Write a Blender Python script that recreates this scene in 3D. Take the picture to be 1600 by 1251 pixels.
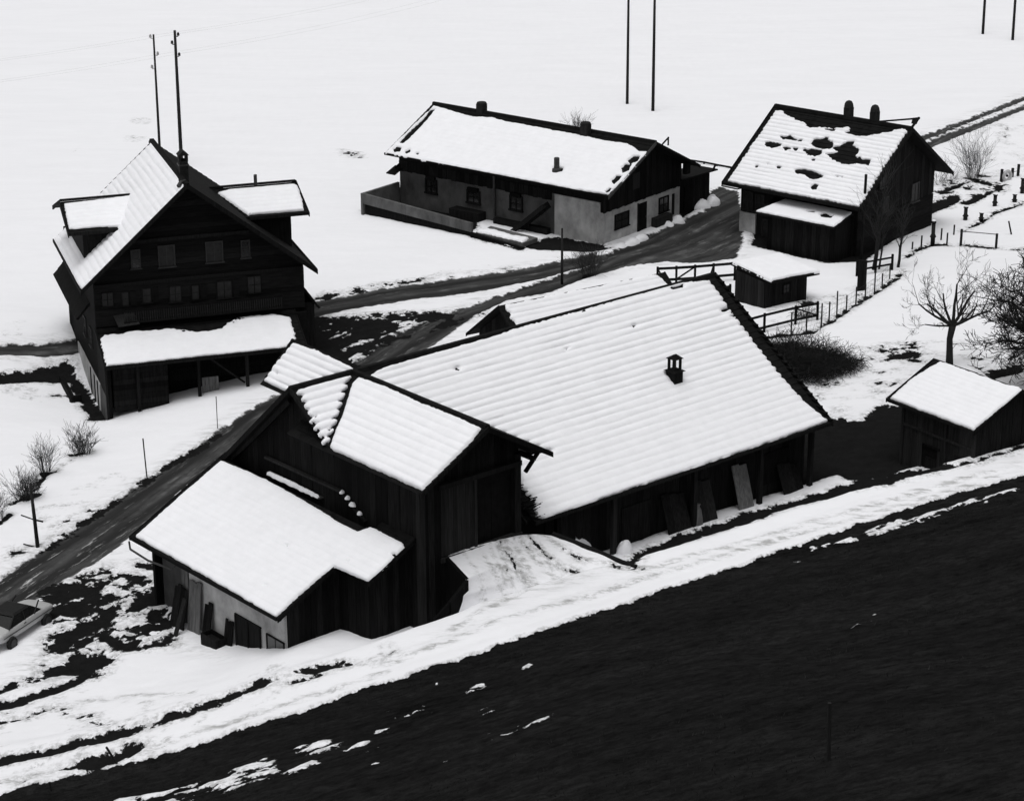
import bpy, math, random
import numpy as np
from mathutils import Vector

sc = bpy.context.scene
for o in list(bpy.data.objects):
    bpy.data.objects.remove(o)

# ------------------------------------------------------------------ camera, sky, sun, exposure
PITCH, ROLL, HEIGHT = math.radians(19.8665), math.radians(0.2327), 45.0
cam_data = bpy.data.cameras.new('camera')
cam = bpy.data.objects.new('camera', cam_data)
sc.collection.objects.link(cam)
cam_data.sensor_fit = 'HORIZONTAL'
cam_data.sensor_width = 36.0
cam_data.lens = 36.0*3763.97/1600.0
cam_data.clip_start = 1.0
cam_data.clip_end = 4000.0
from mathutils import Matrix
cp, sp, cr, sr = math.cos(PITCH), math.sin(PITCH), math.cos(ROLL), math.sin(ROLL)
r0, d0, f0 = Vector((1, 0, 0)), Vector((0, -sp, -cp)), Vector((0, cp, -sp))
r1, d1 = cr*r0+sr*d0, -sr*r0+cr*d0
Mx = Matrix((r1, -d1, -f0)).transposed().to_4x4()
Mx.translation = (0, 0, HEIGHT)
cam.matrix_world = Mx
sc.camera = cam

SUN_EL, SUN_AZ = math.radians(76), math.radians(200)      # azimuth from +Y towards +X
world = bpy.data.worlds.new('World')
sc.world = world
world.use_nodes = True
wn, wl = world.node_tree.nodes, world.node_tree.links
wn.clear()
sky = wn.new('ShaderNodeTexSky')
sky.sky_type = 'NISHITA'
sky.sun_disc = False
sky.sun_elevation = SUN_EL
sky.sun_rotation = SUN_AZ
sky.dust_density = 4.0
bw = wn.new('ShaderNodeRGBToBW')                          # the photograph is black and white
bg = wn.new('ShaderNodeBackground')
bg.inputs['Strength'].default_value = 0.11
wo = wn.new('ShaderNodeOutputWorld')
wl.new(sky.outputs[0], bw.inputs[0])
wl.new(bw.outputs[0], bg.inputs[0])
wl.new(bg.outputs[0], wo.inputs[0])
sun_data = bpy.data.lights.new('sun', 'SUN')
sun_data.energy = 1.0
sun_data.angle = math.radians(40)
sun = bpy.data.objects.new('sun', sun_data)
sc.collection.objects.link(sun)
sun.rotation_euler = Vector((-math.sin(SUN_AZ)*math.cos(SUN_EL), -math.cos(SUN_AZ)*math.cos(SUN_EL), -math.sin(SUN_EL))).to_track_quat('-Z', 'Y').to_euler()
sun.location = (30, 60, 80)
sc.view_settings.view_transform = 'Standard'
sc.view_settings.look = 'None'
sc.view_settings.exposure = 0.24
sc.view_settings.gamma = 1.0
sc.view_settings.use_curve_mapping = False

# ------------------------------------------------------------------ helpers
rnd = random.Random(7)
COL = sc.collection
ROOTZ = {}

def hashn(ix, iy, seed):
    v = np.sin(ix*127.1+iy*311.7+seed*74.7)*43758.5453
    return v-np.floor(v)

def vnoise(x, y, seed=0):
    x = np.asarray(x, float); y = np.asarray(y, float)
    ix, iy = np.floor(x), np.floor(y)
    fx, fy = x-ix, y-iy
    fx = fx*fx*(3-2*fx); fy = fy*fy*(3-2*fy)
    a, b = hashn(ix, iy, seed), hashn(ix+1, iy, seed)
    c, d = hashn(ix, iy+1, seed), hashn(ix+1, iy+1, seed)
    return (a*(1-fx)+b*fx)*(1-fy)+(c*(1-fx)+d*fx)*fy

def fbm(x, y, seed=0, octv=4):
    s, a, t = 0, 1, 0
    for k in range(octv):
        s = s+a*vnoise(x*2**k, y*2**k, seed+k*13); t += a; a *= .55
    return s/t

def poly_sd(px, py, poly):
    """signed distance to a closed outline, positive inside"""
    px = np.asarray(px, float); py = np.asarray(py, float)
    best = np.full(px.shape, 1e9); inside = np.zeros(px.shape, bool)
    n = len(poly)
    for i in range(n):
        x0, y0 = poly[i]; x1, y1 = poly[(i+1) % n]
        dx, dy = x1-x0, y1-y0
        L = dx*dx+dy*dy
        if L < 1e-9: continue
        t = np.clip(((px-x0)*dx+(py-y0)*dy)/L, 0, 1)
        best = np.minimum(best, (px-x0-t*dx)**2+(py-y0-t*dy)**2)
        cond = (y0 > py) != (y1 > py)
        with np.errstate(divide='ignore', invalid='ignore'):
            xi = x0+(py-y0)*dx/(dy if abs(dy) > 1e-12 else 1e-12)
        inside ^= cond & (px < xi)
    d = np.sqrt(best)
    return np.where(inside, d, -d)

def smooth01(a, b, x):
    t = np.clip((x-a)/(b-a), 0, 1)
    return t*t*(3-2*t)

MATS = {}
def mat(name, v, rough=.85, var=.35, scale=3.0, stretch=(1, 1, 1), bump=.3, tint=1.0, bscale=None, spec=.2, detail=6, vary=0):
    """a grey procedural material: base value v, broken by noise"""
    m = bpy.data.materials.new(name)
    m.use_nodes = True
    n, l = m.node_tree.nodes, m.node_tree.links
    b = n['Principled BSDF']
    b.inputs['Roughness'].default_value = rough
    b.inputs['Specular IOR Level'].default_value = spec
    tc = n.new('ShaderNodeTexCoord')
    mp = n.new('ShaderNodeMapping')
    mp.inputs['Scale'].default_value = stretch
    l.new(tc.outputs['Object'], mp.inputs[0])
    nz = n.new('ShaderNodeTexNoise')
    nz.inputs['Scale'].default_value = scale
    nz.inputs['Detail'].default_value = detail
    nz.inputs['Roughness'].default_value = .65
    l.new(mp.outputs[0], nz.inputs['Vector'])
    rp = n.new('ShaderNodeValToRGB')
    lo, hi = v*(1-var), v*(1+var)
    rp.color_ramp.elements[0].position = .3
    rp.color_ramp.elements[1].position = .7
    rp.color_ramp.elements[0].color = (lo, lo, lo*tint, 1)
    rp.color_ramp.elements[1].color = (hi, hi, hi*tint, 1)
    l.new(nz.outputs['Fac'], rp.inputs[0])
    if vary:                                              # every board has weathered differently
        oi = n.new('ShaderNodeObjectInfo')
        mr = n.new('ShaderNodeMapRange'); mr.inputs['To Min'].default_value = 1-vary; mr.inputs['To Max'].default_value = 1+vary
        l.new(oi.outputs['Random'], mr.inputs['Value'])
        vm = n.new('ShaderNodeVectorMath'); vm.operation = 'SCALE'
        l.new(rp.outputs[0], vm.inputs[0]); l.new(mr.outputs['Result'], vm.inputs['Scale'])
        l.new(vm.outputs[0], b.inputs['Base Color'])
    else:
        l.new(rp.outputs[0], b.inputs['Base Color'])
    if bump:
        bp = n.new('ShaderNodeBump')
        bp.inputs['Strength'].default_value = bump
        bp.inputs['Distance'].default_value = .03
        if bscale:
            nb = n.new('ShaderNodeTexNoise')
            nb.inputs['Scale'].default_value = bscale
            nb.inputs['Detail'].default_value = 5
            l.new(mp.outputs[0], nb.inputs['Vector'])
            l.new(nb.outputs['Fac'], bp.inputs['Height'])
        else:
            l.new(nz.outputs['Fac'], bp.inputs['Height'])
        l.new(bp.outputs[0], b.inputs['Normal'])
    MATS[name] = m
    return m

M_SNOW = mat('snow', .80, .75, .035, 1.6, bump=.25, tint=1.03, bscale=6, spec=.15)
M_WOOD = mat('dark weathered wood', .0075, .8, .65, 2.2, (6, 6, .5), .5, spec=.05, vary=0.5)
M_LOG = mat('dark log wall', .0065, .8, .5, 2.2, (.6, .6, 5), .5, spec=.05, vary=0.4)
M_PLANK = mat('grey weathered plank', .018, .8, .5, 2.0, (7, 7, .4), .5, spec=.05, vary=0.4)
M_PALE = mat('pale board', .10, .8, .45, 2.0, (6, 6, .5), .4, vary=0.25)
M_TILE = mat('dark roof tile', .0075, .75, .5, 2.5, bump=.5, spec=.05)
M_PLAST = mat('stained plaster', .36, .9, .4, .9, (1, 1, .8), .3, bscale=9)
M_PLAST_SHADE = mat('grimy plaster', .06, .9, .5, .8, (1, 1, .6), .3, bscale=9)  # plaster copy with the shade under eaves put into its darker tone
M_CONC = mat('rough concrete', .085, .9, .45, 1.2, (1, 1, .5), .35, bscale=8)
M_GLASS = mat('dark window glass', .012, .15, .3, 3, bump=0, spec=.5)
M_FRAME = mat('painted window frame', .02, .6, .3, 4, bump=.1)
M_CURT = mat('net curtain behind glass', .013, .5, .5, 6, bump=.1)
M_METAL = mat('galvanised metal', .035, .5, .4, 5, bump=.15)
M_BARK = mat('dark bark', .014, .9, .4, 8, bump=.4)
M_TWIG = mat('bare twig', .022, .9, .3, 8, bump=0)
M_POLE = mat('tarred pole', .012, .8, .4, 4, (4, 4, .6), .3)
M_WIRE = mat('wire', .10, .6, .2, 5, bump=0)
M_FWIRE = mat('fence wire', .03, .6, .2, 5, bump=0)
M_PAINT = mat('white car paint', .38, .35, .06, 2, bump=0, spec=.5)
M_BLACK = mat('black rubber', .01, .7, .3, 6, bump=.1)
M_BRICK = mat('chimney masonry', .013, .9, .5, 5, bump=.5)
M_DARK = mat('unlit interior boards', .006, .9, .4, 3, bump=.2, spec=.05)

class MB:
    def __init__(s):
        s.v, s.f = [], []
    def add(s, vs, fs):
        k = len(s.v)
        s.v += [tuple(map(float, p)) for p in vs]
        s.f += [tuple(i+k for i in f) for f in fs]
        return s
    def box(s, x0, x1, y0, y1, z0, z1):
        return s.hexa([(x0, y0, z0), (x1, y0, z0), (x1, y1, z0), (x0, y1, z0)], [(x0, y0, z1), (x1, y0, z1), (x1, y1, z1), (x0, y1, z1)])
    def hexa(s, a, b):
        n = len(a)
        return s.add(list(a)+list(b), [tuple(range(n))[::-1], tuple(range(n, 2*n))]+[(i, (i+1) % n, n+(i+1) % n, n+i) for i in range(n)])
    def prism(s, poly, vec):
        a = [Vector(p) for p in poly]; v = Vector(vec)
        return s.hexa(a, [p+v for p in a])
    def bar(s, p, q, w, h=None, up=(0, 0, 1)):
        p, q = Vector(p), Vector(q); d = (q-p).normalized(); up = Vector(up)
        if abs(d.dot(up)) > .95: up = Vector((1, 0, 0))
        a = d.cross(up).normalized()*(w/2); b = a.cross(d).normalized()*((h or w)/2)
        return s.hexa([p-a-b, p+a-b, p+a+b, p-a+b], [q-a-b, q+a-b, q+a+b, q-a+b])
    def tube(s, pts, rad, n=6, cap=True):
        pts = [Vector(p) for p in pts]
        if not hasattr(rad, '__len__'): rad = [rad]*len(pts)
        rings = []; u = None
        for i, p in enumerate(pts):
            d = (pts[min(i+1, len(pts)-1)]-pts[max(i-1, 0)])
            if d.length < 1e-6: d = Vector((0, 0, 1))
            d.normalize()
            if u is None or abs(u.dot(d)) > .98:
                u = Vector((1, 0, 0)) if abs(d.x) < .8 else Vector((0, 1, 0))
            a = (u-d*u.dot(d)).normalized(); b = d.cross(a); u = a
            rings.append([p+(a*math.cos(2*math.pi*k/n)+b*math.sin(2*math.pi*k/n))*rad[i] for k in range(n)])
        vs = [v for r in rings for v in r]
        fs = [(i*n+k, i*n+(k+1) % n, (i+1)*n+(k+1) % n, (i+1)*n+k) for i in range(len(pts)-1) for k in range(n)]
        if cap:
            fs += [tuple(range(n))[::-1], tuple(range((len(pts)-1)*n, len(pts)*n))]
        return s.add(vs, fs)
    def lathe(s, c, prof, n=12):
        """prof: (radius, z)"""
        vs = [(c[0]+r*math.cos(2*math.pi*k/n), c[1]+r*math.sin(2*math.pi*k/n), c[2]+z) for r, z in prof for k in range(n)]
        m = len(prof)
        fs = [(i*n+k, i*n+(k+1) % n, (i+1)*n+(k+1) % n, (i+1)*n+k) for i in range(m-1) for k in range(n)]
        fs += [tuple(range(n))[::-1], tuple(range((m-1)*n, m*n))]
        return s.add(vs, fs)
    def blob(s, c, rx, ry, rz, seed, nu=14, nv=8):
        vs, fs = [], []
        for j in range(nv+1):
            th = math.pi*.5*j/nv
            for i in range(nu):
                ph = 2*math.pi*i/nu
                k = 1+.35*(float(vnoise(np.array([2+math.cos(ph)*1.5+j*.3]), np.array([2+math.sin(ph)*1.5]), seed)[0])-.5)
                vs.append((c[0]+rx*k*math.cos(ph)*math.cos(th), c[1]+ry*k*math.sin(ph)*math.cos(th), c[2]-.12+rz*k*math.sin(th)))
        for j in range(nv):
            for i in range(nu):
                fs.append((j*nu+i, j*nu+(i+1) % nu, (j+1)*nu+(i+1) % nu, (j+1)*nu+i))
        return s.add(vs, fs)
    def build(s, name, m, parent=None, smooth=False):
        dz = 0
        if parent is not None: dz = ROOTZ.get(parent.name, 0)
        me = bpy.data.meshes.new(name)
        me.from_pydata([(x, y, z-dz) for x, y, z in s.v], [], s.f)
        me.materials.append(m)
        me.validate()
        if smooth: me.polygons.foreach_set('use_smooth', [True]*len(me.polygons))
        o = bpy.data.objects.new(name, me)
        COL.objects.link(o)
        if parent is not None:
            o.parent = parent
            ROOTZ[o.name] = dz
        return o

def fixn(o):
    import bmesh
    b = bmesh.new(); b.from_mesh(o.data)
    bmesh.ops.recalc_face_normals(b, faces=b.faces[:])
    b.to_mesh(o.data); b.free()
    return o

def tag(o, label, cat, group=None):
    o['label'] = label; o['category'] = cat
    if group: o['group'] = group
    return o

def root(name, xy, z, deg, label, cat, group=None):
    o = bpy.data.objects.new(name, None)
    COL.objects.link(o)
    o.location = (xy[0], xy[1], z)
    o.rotation_euler = (0, 0, math.radians(deg))
    o.empty_display_size = .3
    ROOTZ[o.name] = z
    return tag(o, label, cat, group)

def arr_mesh(name, V, F, m, parent=None, smooth=True, normals=None):
    dz = ROOTZ.get(parent.name, 0) if parent is not None else 0
    me = bpy.data.meshes.new(name)
    V = np.asarray(V, np.float32).copy(); V[:, 2] -= dz
    F = np.asarray(F, np.int32)
    me.vertices.add(len(V)); me.vertices.foreach_set('co', V.ravel())
    me.loops.add(F.size); me.loops.foreach_set('vertex_index', F.ravel())
    me.polygons.add(len(F))
    k = F.shape[1]
    me.polygons.foreach_set('loop_start', np.arange(0, F.size, k, dtype=np.int32))
    me.polygons.foreach_set('loop_total', np.full(len(F), k, np.int32))
    me.update(calc_edges=True)
    me.materials.append(m)
    me.polygons.foreach_set('use_smooth', np.full(len(F), smooth))
    o = bpy.data.objects.new(name, me)
    COL.objects.link(o)
    if parent is not None:
        o.parent = parent; ROOTZ[o.name] = dz
    return o

def roof_slope(parent, O, S, T, ls, lt, m=None, course=.39, thick=.14, name='roof_slope', step=.03):
    """a roof plane whose top is built of overlapping tile courses; O is the eave corner, S along the eave, T up the slope"""
    O, S, T = Vector(O), Vector(S).normalized(), Vector(T).normalized()
    N = S.cross(T)
    if N.z < 0: N = -N
    n = max(1, int(round(lt/course))); c = lt/n
    prof = [(0, -thick)]
    for i in range(n):
        prof += [(i*c-(.04 if i else .05), .0), ((i+1)*c-.04, -step)]
    prof += [(lt, -step), (lt, -thick)]
    pts = [O+T*t+N*(h) for t, h in prof]
    mb = MB().prism(pts, S*ls)
    return fixn(mb.build(name, m or M_TILE, parent))

def snow(parent, O, S, T, border, holes=(), thick=.08, course=.39, rip=.03, res=.11, seed=0, ragged=.05, name='snow_cover', fade=None, lim=None, finger=0.0):
    """a layer of snow lying on a roof plane; border and holes are outlines in metres along S and T"""
    O, S, T = Vector(O), Vector(S).normalized(), Vector(T).normalized()
    N = S.cross(T)
    if N.z < 0: N = -N
    xs = [p[0] for p in border]; ys = [p[1] for p in border]
    tres = min(res*.8, course/8) if rip > .01 else res*.8
    s = np.arange(min(xs)-.15, max(xs)+.15+res, res); t = np.arange(min(ys)-.15, max(ys)+.15+res, tres)
    SS, TT = np.meshgrid(s, t, indexing='ij')
    wob = (fbm(SS*2.2, TT*2.2, seed)-.5)*2*ragged+(vnoise(SS*7, TT*7, seed+5)-.5)*ragged
    d = poly_sd(SS, TT, border)+wob
    ph = TT/course+.08*(vnoise(SS*.35, TT*2, seed+9)-.5)
    if finger:
        d = d-finger*(1-np.abs(np.sin(np.pi*ph))**.6)*(.5+vnoise(SS*2, np.floor(ph)*5.3, seed+2))
    for hpoly in holes:
        d = np.minimum(d, -poly_sd(SS, TT, hpoly)+wob*1.2)
    if lim is not None:
        d = np.minimum(d, np.minimum(np.minimum(SS-lim[0], lim[1]-SS), np.minimum(TT-lim[2], lim[3]-TT)))
    h = thick*(1-np.exp(-np.maximum(d, 0)/.06))
    if rip:
        amp = rip*(np.ones_like(TT) if fade is None else fade(SS, TT))
        wave = 1-np.abs(np.sin(np.pi*ph))**.55
        lump = .3+1.3*vnoise(SS*.7, np.floor(ph)*3.1, seed+3)
        h = h-amp*wave*smooth01(0, .12, d)*lump
    h = h+.02*(fbm(SS*.8, TT*.8, seed+7)-.5)*2*smooth01(0, .2, d)+.008*(vnoise(SS*5, TT*5, seed+6)-.5)*smooth01(0, .2, d)
    h = np.where(d >= 0, np.maximum(h, -.02), -.09)
    # vertices just outside the outline are drawn back onto it
    gs = np.gradient(d, s, axis=0); gt = np.gradient(d, t, axis=1)
    gl = np.sqrt(gs**2+gt**2)+1e-6
    pull = np.where(d < 0, np.minimum(-d, res*1.5), 0)/np.maximum(gl, .6)
    SP, TP = SS+gs/gl*pull, TT+gt/gl*pull
    V = np.array(O)[None, None]+SP[..., None]*np.array(S)+TP[..., None]*np.array(T)+h[..., None]*np.array(N)
    ns, nt = SS.shape
    idx = np.arange(ns*nt).reshape(ns, nt)
    F = np.stack([idx[:-1, :-1], idx[1:, :-1], idx[1:, 1:], idx[:-1, 1:]], -1).reshape(-1, 4)
    F = F[(d.ravel()[F] > 0).any(1)]
    if (S.cross(T)).z < 0: F = F[:, ::-1]
    used = np.unique(F); re = np.full(ns*nt, -1); re[used] = np.arange(len(used))
    o = arr_mesh(name, V.reshape(-1, 3)[used], re[F], M_SNOW, parent)
    o['kind'] = 'stuff'
    return o

def rect(ls, lt, i=.06):
    return [(i, i), (ls-i, i), (ls-i, lt-i), (i, lt-i)]

def planks(parent, p, a, length, ztop, zbase, w, m, n, name='plank', th=.045, seed=1, gap=.012):
    """upright boards, one object each, nailed along a wall that starts at p and runs along a"""
    r = random.Random(seed)
    a = Vector((a[0], a[1], 0)).normalized(); n = Vector((n[0], n[1], 0)).normalized(); p = Vector((p[0], p[1], 0))
    k = max(1, int(round(length/w))); ww = length/k
    for i in range(k):
        s0, s1 = i*ww+gap/2, (i+1)*ww-gap/2
        off = n*r.uniform(0, .02)
        z0 = zbase((s0+s1)/2) if callable(zbase) else zbase
        t0 = ztop(s0) if callable(ztop) else ztop
        t1 = ztop(s1) if callable(ztop) else ztop
        if max(t0, t1) < z0+.05: continue
        b0, b1 = p+a*s0+off, p+a*s1+off
        z0 += r.uniform(-.05, .03)
        q = [b0+Vector((0, 0, z0)), b1+Vector((0, 0, z0)), b1+Vector((0, 0, max(t1, z0+.02))), b0+Vector((0, 0, max(t0, z0+.02)))]
        fixn(MB().prism(q, n*th).build(name, m, parent))

def logs(parent, p, a, z0, z1, span, h, m, n, name='wall_board', th=.05, seed=1):
    """level boards, one object each; span(zmid) gives the (start, end) along the wall"""
    r = random.Random(seed)
    a = Vector((a[0], a[1], 0)).normalized(); n = Vector((n[0], n[1], 0)).normalized(); p = Vector((p[0], p[1], 0))
    k = max(1, int(round((z1-z0)/h))); hh = (z1-z0)/k
    for i in range(k):
        za, zb = z0+i*hh+.006, z0+(i+1)*hh-.006
        s0, s1 = span(za); s2, s3 = span(zb)
        if s1-s0 < .2: continue
        off = n*r.uniform(0, .015)
        q = [p+a*s0+off+Vector((0, 0, za)), p+a*s1+off+Vector((0, 0, za)), p+a*max(s3, s2+.02)+off+Vector((0, 0, zb)), p+a*s2+off+Vector((0, 0, zb))]
        fixn(MB().prism(q, n*th).build(name, m, parent))

def window(parent, c, a, n, w, h, fm=None, gm=None, bars=(1, 1), proud=.07, fw=.07, name='window'):
    c, a, n = Vector(c), Vector((a[0], a[1], 0)).normalized(), Vector((n[0], n[1], 0)).normalized()
    up = Vector((0, 0, 1)); mb = MB()
    def bx(s0, s1, z0, z1, d0, d1):
        q = [c+a*s0+up*z0+n*d0, c+a*s1+up*z0+n*d0, c+a*s1+up*z1+n*d0, c+a*s0+up*z1+n*d0]
        mb.prism(q, n*(d1-d0))
    bx(-w/2-fw, w/2+fw, h/2, h/2+fw, 0, proud); bx(-w/2-fw-.05, w/2+fw+.05, -h/2-fw, -h/2, 0, proud+.05)
    bx(-w/2-fw, -w/2, -h/2, h/2, 0, proud); bx(w/2, w/2+fw, -h/2, h/2, 0, proud)
    for i in range(bars[0]):
        s = -w/2+w*(i+1)/(bars[0]+1); bx(s-.025, s+.025, -h/2, h/2, 0, proud-.02)
    for j in range(bars[1]):
        z = -h/2+h*(j+1)/(bars[1]+1)
        segs = bars[0]+1
        for i in range(segs):
            bx(-w/2+w*i/segs+.026, -w/2+w*(i+1)/segs-.026, z-.02, z+.02, 0, proud-.025)
    fr = fixn(mb.build(name, fm or M_FRAME, parent))
    q = [c-a*w/2-up*h/2+n*.02, c+a*w/2-up*h/2+n*.02, c+a*w/2+up*h/2+n*.02, c-a*w/2+up*h/2+n*.02]
    fixn(MB().prism(q, n*.015).build('pane', gm or M_GLASS, fr))
    return fr

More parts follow.
